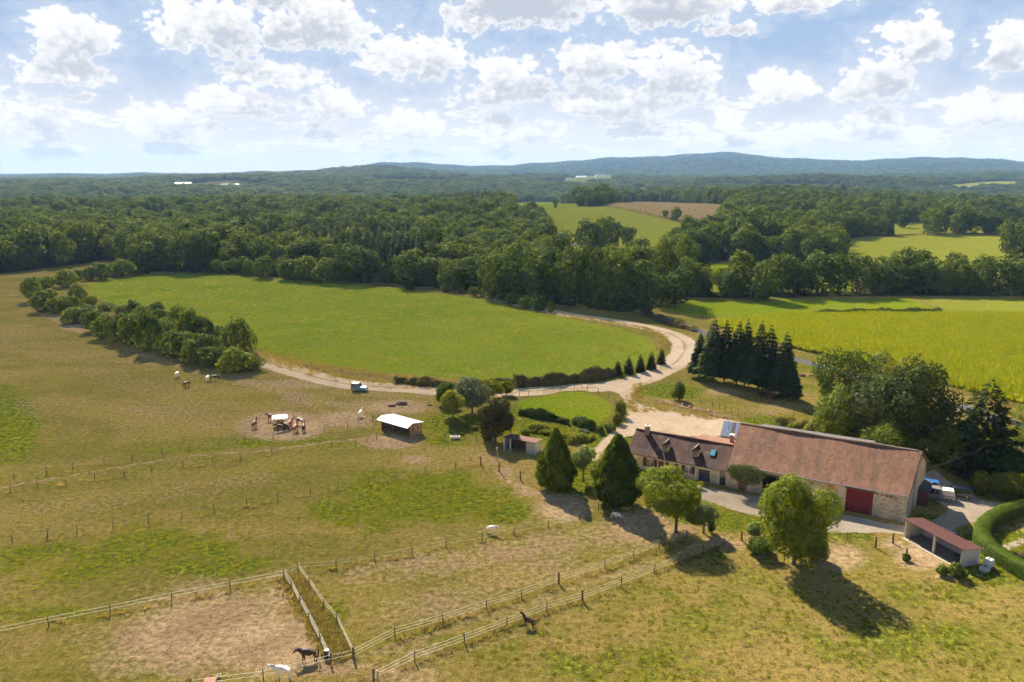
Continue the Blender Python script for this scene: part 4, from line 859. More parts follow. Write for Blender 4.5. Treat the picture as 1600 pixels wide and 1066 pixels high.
# hills beyond: coarse canopy of the far ridges
def far_canopy():
    rs = np.random.RandomState(9); n = 11000
    r = rs.uniform(4800, 9600, n); a = rs.uniform(-0.66, 0.66, n); x, y = r * np.sin(a), r * np.cos(a); k = wav(x, y, 1600, 1, 6) + rs.normal(0, .5, n) > -0.75; k &= ~inpoly(F_FAR6, x, y); x, y = x[k], y[k]; z = terr(x, y)
    src = crowns_of([b[0] for b in BROAD[:4]]); m = len(x)
    scatter_object('hill_woodland', np.stack([x, y, z - 1], 1), np.stack([rs.uniform(2.2, 4.2, m), rs.uniform(0.75, 1.1, m)], 1), rs.uniform(0, 6.28, m), rs.randint(0, 4, m), src, 'hazy blue woods on the far ridges')
far_canopy()
# ------------------------------------------------------------------ ground cover that nobody could count
def tuft_mesh(name, n, h, w, seed, mat, blade=0.05, spread=0.5):
    rs = np.random.RandomState(seed); a = rs.uniform(0, 6.28, n); r = w * np.sqrt(rs.rand(n)); b = np.stack([np.cos(a) * r, np.sin(a) * r, np.full(n, -0.02)], 1)
    lean = np.stack([np.cos(a), np.sin(a), np.zeros(n)], 1) * (r / w * spread)[:, None] + rs.normal(0, .18, (n, 3)); lean[:, 2] = 1
    tip = b + lean * (h * rs.uniform(.55, 1.2, n))[:, None]; sd = np.cross(lean, rs.normal(size=(n, 3))); sd /= np.linalg.norm(sd, axis=1, keepdims=True); sd *= blade
    mid_ = (b + tip) / 2 + rs.normal(0, .02, (n, 3))
    return quads_mesh(name, np.stack([b, mid_ - sd, tip, mid_ + sd], 1).reshape(-1, 3), mat, rs.rand(n))
TUFT = {'weed': [tuft_mesh('weed_tuft', 26, 0.26, 0.30, 600 + k, L_WEED, 0.075, 1.0) for k in range(3)], 'straw': [tuft_mesh('straw_tuft', 24, 0.38, 0.26, 620 + k, L_STRAW, 0.035, 0.9) for k in range(2)], 'crop': [tuft_mesh('crop_plant', 26, 1.5, 0.5, 640 + k, L_CROP, 0.17, 0.7) for k in range(3)]}
def seeds(kind, pts):
    """a few plants that stand singly; the rest of their kind is scattered as one mass"""
    return [link({'weed': 'weed_tuft', 'straw': 'straw_tuft', 'crop': 'crop_plant'}[kind], TUFT[kind][k], loc=(*pts[k], 0.0)) for k in range(len(TUFT[kind]))]
_g = np.random.RandomState(21)
def scatter_px(n, prob, x0, x1, y0, y1):
    x = _g.uniform(x0, x1, n); y = _g.uniform(y0, y1, n); return x, y
KEEP_OUT = [COURT, YARD]
def clear_of(x, y):
    k = np.ones(len(x), bool)
    for f in KEEP_OUT: k &= ~inpoly(f, x, y)
    k &= polydist(TRACK, x, y, False) > 3.0
    # building footprints (barn frame)
    c, s = math.cos(R(30)), math.sin(R(30)); u, v = x * c - y * s, x * s + y * c
    k &= ~((u > -47.5) & (u < -3.5) & (v > 120.3) & (v < 137)); return k
x, y = scatter_px(110000, None, -125, 120, 52, 165); bare, lush = px_maps(x, y)
den = np.clip(0.13 + 1.15 * lush + 0.22 * (wav(x, y, 14, 3, 6) > 0.5) - 1.0 * bare, 0, 1) * np.clip((165 - y) / 40, 0, 1)
k = (_g.rand(len(x)) < den * 0.62) & clear_of(x, y); x, y, lu = x[k], y[k], lush[k]
w0 = seeds('weed', [(x[i], y[i]) for i in (0, 5, 9)])
for o in w0: tag(o, 'tuft of green weeds in the rough pasture', kind='stuff')
n = len(x); sc = _g.uniform(.35, 1.0, n) * (0.7 + 0.4 * lu)
scatter_object('weeds', np.stack([x, y, np.zeros(n)], 1), np.stack([sc, sc * _g.uniform(.5, 1.0, n)], 1), _g.uniform(0, 6.28, n), _g.randint(0, 3, n), w0, 'tufts of green weeds dotted over the rough pasture')
# coarse tufts standing out of the cropped meadow
x = _g.uniform(-190, 60, 60000); y = _g.uniform(165, 420, 60000); k = inpoly(MEADOW, x, y); x, y = x[k], y[k]; k = _g.rand(len(x)) < np.clip(.16 + .2 * wav(x, y, 26, 2, 6), .02, 1); x, y = x[k], y[k]; n = len(x); sc = _g.uniform(.8, 2.0, n)
scatter_object('meadow_tufts', np.stack([x, y, np.full(n, .02)], 1), np.stack([sc, sc * _g.uniform(.3, .6, n)], 1), _g.uniform(0, 6.28, n), _g.randint(0, 3, n), w0, 'coarse green tufts standing out of the oval meadow')
# straw-dry grass: along fences, track verges and in the fenced lane
sx, sy = [], []
def along(px_line, wid, per_m):
    L = np.array(spline(GP(px_line), 8)); seg = np.hypot(*(L[1:] - L[:-1]).T); n = int(seg.sum() * per_m); i = _g.choice(len(seg), n, p=seg / seg.sum()); t = _g.rand(n)
    q = L[i] + (L[i + 1] - L[i]) * t[:, None]; d = (L[i + 1] - L[i]) / seg[i][:, None]; o = _g.normal(0, wid / 2, n)
    sx.extend(q[:, 0] - d[:, 1] * o); sy.extend(q[:, 1] + d[:, 0] * o)
along([(455, 900), (478, 940), (505, 985), (533, 1032)], 1.5, 34); along([(400, 556), (450, 570), (520, 585), (600, 597), (690, 604)], 3.2, 8); along([(405, 552), (470, 567), (560, 582), (640, 591), (720, 597), (800, 596)], 2.2, 7); along([(1000, 600), (990, 640), (1030, 640), (1120, 655)], 1.6, 6)
along([(0, 977), (172, 962), (360, 923), (525, 889), (700, 857), (857, 827), (905, 814)], .5, 1.2); along([(553, 1030), (692, 976), (815, 937), (945, 892), (1070, 844)], .5, 1.4); along([(585, 1062), (725, 1008), (854, 958), (970, 918), (1130, 853)], .5, 1.8); along([(19, 850), (232, 820), (434, 783), (619, 748), (751, 728)], .6, .7); along([(0, 771), (286, 731), (472, 705), (588, 688)], .6, .5); along([(870, 492), (950, 504), (1020, 518), (1040, 545)], 1.6, 5); along([(1465, 606), (1600, 637)], 1.6, 8)
sx, sy = np.array(sx), np.array(sy); n = len(sx); st = seeds('straw', [(sx[0], sy[0]), (sx[3], sy[3])])
for o in st: tag(o, 'tuft of dry straw grass in the fenced lane', kind='stuff')
sc = _g.uniform(.6, 1.5, n)
scatter_object('dry_grass', np.stack([sx, sy, np.zeros(n)], 1), np.stack([sc, sc * _g.uniform(.6, 1.2, n)], 1), _g.uniform(0, 6.28, n), _g.randint(0, 2, n), st, 'dry straw grass left standing along fences and verges')
# the crop stands in rows
ang = R(14); a = np.arange(-60, 420, 0.85); b = np.arange(0, 420, 1.05); A, B = np.meshgrid(a, b); A = A + _g.normal(0, .14, A.shape); B = B + _g.normal(0, .10, B.shape)
x = (A * math.cos(ang) + B * math.sin(ang)).ravel(); y = (-A * math.sin(ang) + B * math.cos(ang)).ravel() + 60
k = inpoly(CROP, x, y) & (x < y * .75 + 25) & (polydist(CROP, x, y) > .8); x, y = x[k], y[k]; n = len(x); cs = seeds('crop', [(x[i], y[i]) for i in (10, 20, 30)])
for o in cs: tag(o, 'yellow-green crop plants in the right-hand field', kind='stuff')
sc = _g.uniform(.8, 1.25, n); hgt = (1 + .12 * wav(x, y, 30, 4, 5)) * _g.uniform(.8, 1.15, n)
scatter_object('crop', np.stack([x, y, np.zeros(n)], 1), np.stack([sc, hgt], 1), _g.uniform(0, 6.28, n), _g.randint(0, 3, n), cs, 'dense stand of yellow-green crop beside the country road')
# ------------------------------------------------------------------ building materials
def stone_mat(name, a, b, mortar, size=0.34):
    m, t, out = material(name); o = t.obj(); p = t.node('ShaderNodeBsdfPrincipled')
    q = t.v('MULTIPLY', o, (1.0, 1.0, 1.55)); q = t.v('ADD', q, t.v('SCALE', t.noise(o, 3.0, 2, 0.5, 0, True), 0.10))
    v = t.node('ShaderNodeTexVoronoi', feature='F1'); t.put(v.inputs['Vector'], q); v.inputs['Scale'].default_value = 1 / size
    e = t.node('ShaderNodeTexVoronoi', feature='DISTANCE_TO_EDGE'); t.put(e.inputs['Vector'], q); e.inputs['Scale'].default_value = 1 / size
    rc = t.sep(v.outputs['Color'])[0]; big = t.noise(o, 0.5, 4, 0.6)
    c = t.mix(rc, a, b); c = t.mix(t.m('MULTIPLY', t.ss(rc, 0.72, 0.95), 0.6), c, (0.20, 0.13, 0.08))
    c = t.mix(t.ss(e.outputs['Distance'], 0.03, 0.10, 1.0, 0.0), c, mortar)
    c = t.v('SCALE', c, t.m('MULTIPLY_ADD', big, 0.9, 0.55)); t.put(p.inputs['Base Color'], c); p.inputs['Roughness'].default_value = 0.95; p.inputs['Specular IOR Level'].default_value = 0.1
    t.put(p.inputs['Normal'], t.bump(t.m('MINIMUM', e.outputs['Distance'], 0.15), 0.9, 0.12)); t.l.new(p.outputs[0], out.inputs[0]); return m
def tile_mat(name, a, b, dark, row=0.16, axis=1):
    m, t, out = material(name); o = t.obj(); p = t.node('ShaderNodeBsdfPrincipled'); x, y, z = t.sep(o)
    sl = t.m('DIVIDE', t.m('MULTIPLY', z, 1.6), row); rw = t.m('FLOOR', sl)
    cx = t.m('FLOOR', t.m('ADD', t.m('DIVIDE', x, 0.17), t.m('MULTIPLY', rw, 0.5)))
    wn = t.node('ShaderNodeTexWhiteNoise', noise_dimensions='2D'); t.put(wn.inputs['Vector'], t.comb(cx, rw, 0))
    c = t.mix(wn.outputs['Value'], a, b)
    st = t.noise(t.v('MULTIPLY', o, (1.0, 0.16, 0.16)), 0.9, 5, 0.65); c = t.mix(t.m('MULTIPLY', t.ss(st, 0.44, 0.62), 0.65), c, dark)
    bl = t.noise(o, 1.6, 5, 0.7); c = t.mix(t.m('MULTIPLY', t.ss(bl, 0.50, 0.66), 0.7), c, tuple(v * 0.72 for v in dark))
    c = t.mix(t.m('MULTIPLY', t.ss(t.noise(t.v('ADD', o, (5, 3, 9)), 0.7, 4, 0.6), 0.55, 0.70), 0.35), c, (0.28, 0.19, 0.12))
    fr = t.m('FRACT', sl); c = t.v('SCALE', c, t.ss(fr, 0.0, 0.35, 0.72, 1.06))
    t.put(p.inputs['Base Color'], c); p.inputs['Roughness'].default_value = 0.9; p.inputs['Specular IOR Level'].default_value = 0.15
    hgt = t.m('ADD', t.m('MULTIPLY', t.m('SUBTRACT', 1.0, fr), 0.6), t.m('MULTIPLY', wn.outputs['Value'], 0.6)); t.put(p.inputs['Normal'], t.bump(hgt, 0.8, 0.05))
    t.l.new(p.outputs[0], out.inputs[0]); return m
def sheet_mat(name, col, rib=0.18, rough=0.5, metal=0.0, spec=0.3):
    m, t, out = material(name); o = t.obj(); p = t.node('ShaderNodeBsdfPrincipled'); x, y, z = t.sep(o)
    s = t.m('SINE', t.m('MULTIPLY', x, 2 * math.pi / rib)); n = t.noise(o, 1.2, 5, 0.65)
    t.put(p.inputs['Base Color'], t.v('SCALE', t.comb(*col), t.ss(n, 0.3, 0.7, 0.72, 1.1))); p.inputs['Roughness'].default_value = rough; p.inputs['Metallic'].default_value = metal; p.inputs['Specular IOR Level'].default_value = spec
    t.put(p.inputs['Normal'], t.bump(s, 0.5, 0.02)); t.l.new(p.outputs[0], out.inputs[0]); return m
def plank_mat(name, col, w=0.2, axis=0):
    m, t, out = material(name); o = t.obj(); p = t.node('ShaderNodeBsdfPrincipled'); s = t.sep(o)[axis]; k = t.m('FLOOR', t.m('DIVIDE', s, w))
    wn = t.node('ShaderNodeTexWhiteNoise', noise_dimensions='1D'); t.put(wn.inputs['W'], k); gr = t.noise(t.v('MULTIPLY', o, (6, 6, 0.7) if axis != 2 else (.7, .7, 6)), 1.5, 4, .6)
    f = t.m('MULTIPLY', t.m('MULTIPLY_ADD', wn.outputs['Value'], .3, .8), t.m('MULTIPLY_ADD', gr, .5, .75)); fr = t.m('FRACT', t.m('DIVIDE', s, w)); f = t.m('MULTIPLY', f, t.ss(fr, 0, .12, .45, 1))
    t.put(p.inputs['Base Color'], t.v('SCALE', t.comb(*col), f)); p.inputs['Roughness'].default_value = 0.8; p.inputs['Specular IOR Level'].default_value = 0.2; t.l.new(p.outputs[0], out.inputs[0]); return m
M_STONE = stone_mat('limestone_rubble', (0.52, 0.42, 0.29), (0.36, 0.28, 0.19), (0.50, 0.43, 0.33))
M_STONE2 = stone_mat('pale_rubble', (0.55, 0.47, 0.34), (0.42, 0.34, 0.24), (0.56, 0.49, 0.38))
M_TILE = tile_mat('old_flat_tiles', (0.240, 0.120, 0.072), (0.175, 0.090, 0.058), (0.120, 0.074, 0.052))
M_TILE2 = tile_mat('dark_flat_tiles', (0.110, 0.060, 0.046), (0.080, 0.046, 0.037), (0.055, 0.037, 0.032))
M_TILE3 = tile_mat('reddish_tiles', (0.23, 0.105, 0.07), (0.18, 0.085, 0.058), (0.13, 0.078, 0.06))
M_REDDOOR = plank_mat('red_paint', (0.155, 0.020, 0.022), 0.22); M_BROWNDOOR = plank_mat('brown_door', (0.26, 0.115, 0.05), 0.15); M_SHUT = plain('dark_brown_shutter', (0.055, 0.022, 0.018), 0.6)
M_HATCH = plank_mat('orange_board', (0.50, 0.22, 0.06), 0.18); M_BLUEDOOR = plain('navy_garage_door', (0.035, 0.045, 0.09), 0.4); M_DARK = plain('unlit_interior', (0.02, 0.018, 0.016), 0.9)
M_GLASS = plain('window_glass', (0.06, 0.075, 0.09), 0.12, 0.0, 0.05, spec=0.8); M_WHITE = plain('white_paint', (0.72, 0.71, 0.68), 0.6, var=0.08); M_CREAM = plain('cream_frame', (0.62, 0.55, 0.43), 0.7)
M_TIMBER = plank_mat('weathered_timber', (0.20, 0.145, 0.10), 0.2, 2); M_TIMBERD = plain('dark_timber', (0.10, 0.065, 0.045), 0.85, var=.3); M_REDSHEET = sheet_mat('red_sheet_roof', (0.078, 0.032, 0.027), 0.25, 0.8, 0, .1)
M_WSHEET = sheet_mat('white_sheet_roof', (0.62, 0.60, 0.57), 0.2, 0.35, 0, .5); M_GSHEET = sheet_mat('pale_grey_sheet_roof', (0.30, 0.32, 0.33), 0.2, 0.7, 0.0, .2); M_FIBRO = sheet_mat('fibre_cement_roof', (0.13, 0.12, 0.115), 0.18, 1.0, 0, 0.0)
M_BSHEET = sheet_mat('blue_grey_sheet', (0.075, 0.095, 0.145), 0.15, 0.8, 0.0, .1); M_BLOCK = plain('concrete_block', (0.48, 0.46, 0.42), 0.9, var=.18, scale=2.5); M_TEAL = plain('teal_tarpaulin', (0.015, 0.10, 0.13), 0.5); M_SKYL = plain('skylight_glass', (0.10, 0.34, 0.42), 0.1, spec=.8); M_BRICK = plain('chimney_brick', (0.30, 0.17, 0.12), .9, var=.25, scale=8); M_CONC = plain('concrete_slab', (0.26, 0.22, 0.165), .9, var=.15)
CB, SB = math.cos(R(30)), math.sin(R(30))
def UV(u, v): return (u * CB + v * SB, -u * SB + v * CB, 0.0)
def wall_x(x0, x1, z0, z1, y0, y1, holes):
    """wall along x between y0 and y1 with rectangular openings (x0,x1,z0,z1)"""
    b = MB(); xs = sorted({x0, x1, *[h[0] for h in holes], *[h[1] for h in holes]}); 
    for i in range(len(xs) - 1):
        a, c = xs[i], xs[i + 1]; col = sorted([(h[2], h[3]) for h in holes if h[0] <= a and h[1] >= c]); z = z0
        for (p, q) in col:
            if p > z: b.box(a, c, y0, y1, z, p)
            z = q
        if z < z1: b.box(a, c, y0, y1, z, z1)
    return b
def gable(b, x0, x1, y0, y1, yr, z0, ze0, ze1, zr):
    b.add([(x0, y0, z0), (x0, y1, z0), (x0, y1, ze1), (x0, yr, zr), (x0, y0, ze0), (x1, y0, z0), (x1, y1, z0), (x1, y1, ze1), (x1, yr, zr), (x1, y0, ze0)],
          [(0, 4, 3, 2, 1), (5, 6, 7, 8, 9), (0, 1, 6, 5), (1, 2, 7, 6), (2, 3, 8, 7), (3, 4, 9, 8), (4, 0, 5, 9)]); return b
# ------------------------------------------------------------------ the stone barn
barn = empty('stone_barn', UV(-29.6, 120.75), R(-30)); tag(barn, 'long stone barn with a big russet tiled roof and red sliding door', 'barn')
L_, D_, RY, RZ, EZ, BZ = 25.3, 11.8, 5.9, 9.15, 4.5, 5.6; SKW = .14
hol = [(17.35, 20.75, -.05, 3.5), (14.0, 14.95, -.05, 2.05), (14.55, 15.5, 2.75, 3.55), (15.55, 16.2, 1.35, 2.1), (1.3, 2.7, -.05, 2.2), (5.0, 7.9, -.05, 3.2)]
w = wall_x(0, L_, -0.3, EZ, 0, 0.55, hol).build('wall', M_STONE, barn)
b = MB(); b.box(0, L_ + 1.2, D_ - .5, D_, -.3, BZ - .1); b.build('wall', M_STONE, barn)
b = gable(MB(), L_ - .5, L_ + .02, 0.02, D_ - .02, RY, -.3, EZ - .02, BZ - .02, RZ - .14); b.v = [(x + SKW * y, y, z) for x, y, z in b.v]; b.build('gable_wall', M_STONE, barn); gable(MB(), -.02, .5, 0.02, D_ - .02, RY, -.3, EZ - .02, BZ - .02, RZ - .12).build('gable_wall', M_STONE, barn)
b = MB()       # buttress-like batter at the right front corner
b.hexa([(L_ - .9, -.45, -.3), (L_ + .25, -.45, -.3), (L_ + .25, .1, -.3), (L_ - .9, .1, -.3), (L_ - .7, -.02, 3.2), (L_ + .03, -.02, 3.2), (L_ + .03, .1, 3.2), (L_ - .7, .1, 3.2)]); b.build('corner_batter', M_STONE, barn)
def wavy_roof(name, mat, parent, pts, x0, x1, nx, t=.14, amp=.05, seed=1, skew=0.0):
    """roof slope given by its profile (y,z), sagging a little along x as old roofs do"""
    rs = random.Random(seed); xs = [x0 + (x1 - x0) * i / nx for i in range(nx + 1)]; vs, fs = [], []; m = len(pts)
    for i, x in enumerate(xs):
        for j, (y, z) in enumerate(pts): vs.append((x + skew * y * i / nx, y, z - amp * math.sin(x * .55 + j + seed) * (1 if 0 < j < m - 1 else .5) - (amp * 1.4 * math.sin(math.pi * i / nx))))
    n = len(vs); vs += [(x, y, z - t) for x, y, z in vs]
    for i in range(nx):
        for j in range(m - 1):
            a = i * m + j; fs.append((a, a + m, a + m + 1, a + 1)); fs.append((a + n, a + 1 + n, a + m + 1 + n, a + m + n))
    for i in range(nx):
        a = i * m; fs.append((a, a + n, a + m + n, a + m)); a = i * m + m - 1; fs.append((a, a + m, a + m + n, a + n))
    for j in range(m - 1):
        fs.append((j, j + 1, j + 1 + n, j + n)); a = nx * m + j; fs.append((a, a + n, a + 1 + n, a + 1))
    return link(name, mesh_from(name, vs, fs, mat, False), parent)
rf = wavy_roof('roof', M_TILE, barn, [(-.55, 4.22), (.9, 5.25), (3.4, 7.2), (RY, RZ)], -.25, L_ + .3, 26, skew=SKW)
wavy_roof('rear_roof', M_TILE, barn, [(RY + .003, RZ), (9, 7.3), (D_ + .4, 5.6)], -.25, L_ + .3, 26, skew=SKW)
b = MB(); b.tube([(-.28 + i * 1.0, RY, RZ + .0 - .05 * math.sin(i * .55)) for i in range(27)], .13, 6); b.build('ridge_cap', plain('mortar_ridge', (.42, .30, .22), .9, var=.3, scale=5), rf)
for (ya, za, yb_, zb, mt) in ((-.5, 4.18, RY, 9.06, M_TIMBERD), (RY, 9.06, D_ + .4, 5.5, plain('russet_board', (.16, .07, .04), .8))):
    xa, xb = L_ + .31 + SKW * ya, L_ + .31 + SKW * yb_; b = MB(); b.hexa([(xa, ya, za - .28), (xa + .06, ya, za - .28), (xb + .06, yb_, zb - .28), (xb, yb_, zb - .28), (xa, ya, za), (xa + .06, ya, za), (xb + .06, yb_, zb), (xb, yb_, zb)]); b.build('bargeboard', mt, barn)
d = MB().box(17.2, 20.9, -.06, .02, 0.02, 3.55).build('barn_door', M_REDDOOR, barn); d['label'] = 'wide dark red sliding door'
MB().box(17.0, 21.1, -.16, -.02, 3.56, 3.78).build('door_rail', M_TIMBERD, barn); MB().box(13.7, 15.2, -.03, .1, 2.06, 2.3).build('lintel', M_TIMBERD, barn)
MB().box(14.02, 14.93, .3, .36, -.02, 2.04).build('door', M_DARK, barn); MB().box(14.5, 15.55, -.05, .06, 2.7, 3.6).build('hatch', M_HATCH, barn)
wn = MB().box(15.57, 16.18, .2, .25, 1.37, 2.08).build('window', M_GLASS, barn); MB().box(15.45, 16.3, -.04, .1, 1.22, 1.35).build('sill', M_CREAM, wn); MB().box(15.84, 15.9, .1, .2, 1.37, 2.08).build('mullion', M_WHITE, wn)
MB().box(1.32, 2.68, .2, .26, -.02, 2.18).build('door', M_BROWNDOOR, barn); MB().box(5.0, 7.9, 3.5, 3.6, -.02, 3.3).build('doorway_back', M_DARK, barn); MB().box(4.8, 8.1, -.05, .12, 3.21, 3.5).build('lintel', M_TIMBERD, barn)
b = MB(); b.tube([(14.9, -.12, .1), (14.9, -.12, 4.2)], .05, 6); b.build('downpipe', plain('zinc', (.38, .38, .37), .5, .3), barn)
for k in range(5): MB().box(21.2 + k * .62, 21.6 + k * .62, -.12, .0, 3.42 - .02 * k, 3.55 - .02 * k).build('stone_corbel', M_TIMBERD, barn)
b = MB(); b.tube([(-.2, -.62, 4.16), (L_ + .3, -.62, 4.1)], .07, 6); b.build('gutter', plain('zinc_gutter', (.33, .33, .32), .5, .3), barn)
# lean-to behind
lt = empty('rear_lean_to', UV(-29.2, 132.6), R(-30)); tag(lt, 'grey fibre-cement lean-to roof along the back of the barn', 'shed')
wavy_roof('roof', M_FIBRO, lt, [(-.02, 6.35), (4, 5.7), (8.3, 5.05)], 0, 18.5, 10, .06, .02, 3); MB().box(0, 18.5, 7.9, 8.1, -.2, 4.9).build('wall', M_BLOCK, lt); MB().box(18.3, 18.5, 0.1, 7.9, -.2, 4.95).build('wall', M_TIMBER, lt)
# ------------------------------------------------------------------ the farmhouse
house = empty('farmhouse', UV(-46.8, 121.2), R(-30)); tag(house, 'low stone farmhouse with dark tiled roof, two dormers and brown shutters', 'house')
HL, HD, HR, HZ, HE = 17.15, 7.0, 3.45, 5.85, 2.95
hw = [(3.05, 4.25, .75, 2.2), (5.05, 6.0, -.05, 2.1), (7.0, 7.9, .75, 2.1), (9.75, 10.75, .95, 2.15), (11.95, 13.85, -.05, 2.05), (15.45, 16.4, -.05, 2.35)]
wall_x(0, HL, -.3, HE, 0, .5, hw).build('wall', M_STONE2, house); MB().box(0, HL, HD - .4, HD, -.3, 2.9).build('wall', M_STONE2, house)
gable(MB(), -.02, .4, .02, HD - .02, HR, -.3, HE - .02, 2.88, HZ - .14).build('gable_wall', M_STONE2, house)
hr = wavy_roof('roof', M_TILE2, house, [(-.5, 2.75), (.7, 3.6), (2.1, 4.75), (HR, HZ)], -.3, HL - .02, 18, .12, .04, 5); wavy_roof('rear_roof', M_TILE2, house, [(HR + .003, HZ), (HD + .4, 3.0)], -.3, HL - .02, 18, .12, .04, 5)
MB().tube([(-.3 + i, HR, HZ + .0 - .04 * math.sin(i * .55)) for i in range(18)], .11, 6).build('ridge_cap', M_TILE3, hr)
for k, (x0, x1, z0, z1) in enumerate(hw):
    if k in (0, 2, 3):
        wn = MB().box(x0 + .02, x1 - .02, .14, .19, z0 + .02, z1 - .02).build('window', M_GLASS, house); MB().box((x0 + x1) / 2 - .04, (x0 + x1) / 2 + .04, .06, .14, z0, z1).build('mullion', M_WHITE, wn); MB().box(x0 - .12, x1 + .12, -.05, .08, z0 - .14, z0 - .005).build('sill', M_CREAM, wn)
        MB().box(x0, x1, .05, .135, z1 - .12, z1 - .004).build('frame', M_WHITE, wn)
        for s in (-1, 1): MB().box(x0 - .62 if s < 0 else x1 + .06, x0 - .06 if s < 0 else x1 + .62, -.07, -.006, z0 - .02, z1 + .03).build('shutter', M_SHUT, house)
MB().box(5.07, 5.98, .2, .26, -.02, 2.08).build('door', plain('wine_door', (.12, .02, .025), .5), house); MB().box(11.97, 13.83, .2, .26, -.02, 2.03).build('garage_door', M_BLUEDOOR, house); MB().box(11.7, 14.1, -.04, .1, 2.06, 2.28).build('lintel', M_CREAM, house)
d = MB().box(15.47, 16.38, .15, .2, -.02, 2.33).build('door', M_GLASS, house); MB().box(15.9, 15.95, .08, .15, 0, 2.33).build('mullion', M_SHUT, d); MB().box(15.47, 16.38, .08, .15, 1.1, 1.17).build('rail', M_SHUT, d)
for x in (4.75, 11.5, 15.2): MB().box(x - .12, x + .12, -.05, .1, -.2, 2.4).build('quoin', M_CREAM, house)
for x in (5.85, 10.95):       # dormers
    dm = gable(MB(), x - .62, x + .62, .95, 3.0, 2.0, 3.7, 4.45, 4.45, 4.46).build('dormer', M_STONE2, house)
    b = MB()
    b.add([(x - .62, .95, 4.45), (x + .62, .95, 4.45), (x, .95, 5.05), (x - .62, 1.15, 4.45), (x + .62, 1.15, 4.45), (x, 1.15, 5.05)], [(0, 1, 2), (3, 5, 4), (0, 3, 4, 1), (1, 4, 5, 2), (2, 5, 3, 0)]); b.build('dormer_gable', M_TIMBERD, dm)
    for s in (-1, 1): MB().slab([(x, .65, 5.22), (x, 3.3, 5.22), (x + s * .95, 2.7, 4.42), (x + s * .95, .65, 4.42)][::s], .07).build('dormer_roof', M_TILE2, dm)
    MB().tube([(x, .62, 5.24), (x, 3.1, 5.24)], .07, 6).build('dormer_ridge', plain('pale_ridge_tile', (.42, .36, .33), .8), dm)
    MB().box(x - .42, x + .42, .90, .945, 3.72, 4.4).build('dormer_window', M_GLASS, dm); MB().box(x - .5, x + .5, .82, .93, 3.62, 3.71).build('sill', M_CREAM, dm)
n_ = Vector((0, -.62, .78)).normalized()
sk = MB(); sk.slab([(13.3, 1.35, 4.22), (14.05, 1.35, 4.22), (14.05, 2.2, 4.92), (13.3, 2.2, 4.92)], .08); so = sk.build('skylight', M_SKYL, house); MB().slab([(13.24, 1.28, 4.15), (14.11, 1.28, 4.15), (14.11, 2.27, 4.97), (13.24, 2.27, 4.97)], .09).build('frame', M_SHUT, so, loc=(0, 0, -.02))
ch = MB().box(1.55, 2.25, 2.7, 3.3, 4.6, 6.75).build('chimney', M_BRICK, hr); MB().box(1.47, 2.33, 2.62, 3.38, 6.755, 6.87).build('chimney_cap', M_CREAM, ch); MB().tube([(1.9, 3, 6.87), (1.9, 3, 7.15)], .13, 8).build('chimney_pot', M_BRICK, ch)
wavy_roof('annex_roof', M_TILE3, house, [(HR + .9, 5.25), (HD + 1.0, 4.75), (HD + 4.2, 4.1)], 9.2, HL - .05, 8, .1, .02, 8); MB().box(9.3, HL - .1, HD + .4, HD + 4.0, -.2, 3.95).build('annex_wall', M_STONE2, house)
c2 = MB().box(14.9, 15.5, HD + .3, HD + .9, 4.3, 6.1).build('chimney', M_BRICK, house); MB().box(14.83, 15.57, HD + .23, HD + .97, 6.105, 6.2).build('chimney_cap', M_CREAM, c2)
# shed with bluish sheets behind house and barn
def at_z(px, py, z):
    d = ray(px, py); t = (z - CAM_H) / d.z; return Vector((d.x * t, d.y * t, z))
bs = empty('sheet_metal_shed', at_z(1142, 684, 0) + Vector((0, 4, 0))); tag(bs, 'small shed roofed with blue-grey sheets, one of them missing', 'shed')
A, B, C, Dd = at_z(1125, 681, 3.3), at_z(1156, 686, 3.3), at_z(1161, 661, 4.1), at_z(1131, 657.5, 4.1); o0 = bs.location
for k in range(6):
    f0, f1 = k / 6 + .006, (k + 1) / 6 - .006; q = [A.lerp(B, f0), A.lerp(B, f1), Dd.lerp(C, f1), Dd.lerp(C, f0)]; dz = -.05 if k == 3 else .02 * (k % 2)
    MB().slab([tuple(v - o0 + Vector((0, 0, dz))) for v in q], .04).build('roof_sheet_or_gap', M_DARK if k == 3 else M_BSHEET, bs)  # gap of the missing sheet is a near-black panel, its shade painted in
hexp = [v - o0 for v in (A.lerp(C, .03), B.lerp(Dd, .03), C.lerp(A, .03), Dd.lerp(B, .03))]
MB().hexa([(v.x, v.y, -.2) for v in hexp] + [(v.x, v.y, v.z - .13) for v in hexp]).build('wall', M_TIMBER, bs)
# small red-brown annex at the gable end
an = empty('gable_annex', UV(-4.0, 128.2), R(-30)); tag(an, 'small dark red lean-to against the rear of the barn gable', 'shed')
MB().box(.05, 2.2, 0, 4, -.2, 2.5).build('wall', plain('dull_red_board', (.14, .05, .045), .8), an); MB().slab([(-.0, -.2, 3.0), (2.5, -.2, 2.6), (2.5, 4.2, 2.6), (-.0, 4.2, 3.0)], .08).build('roof', M_FIBRO, an)
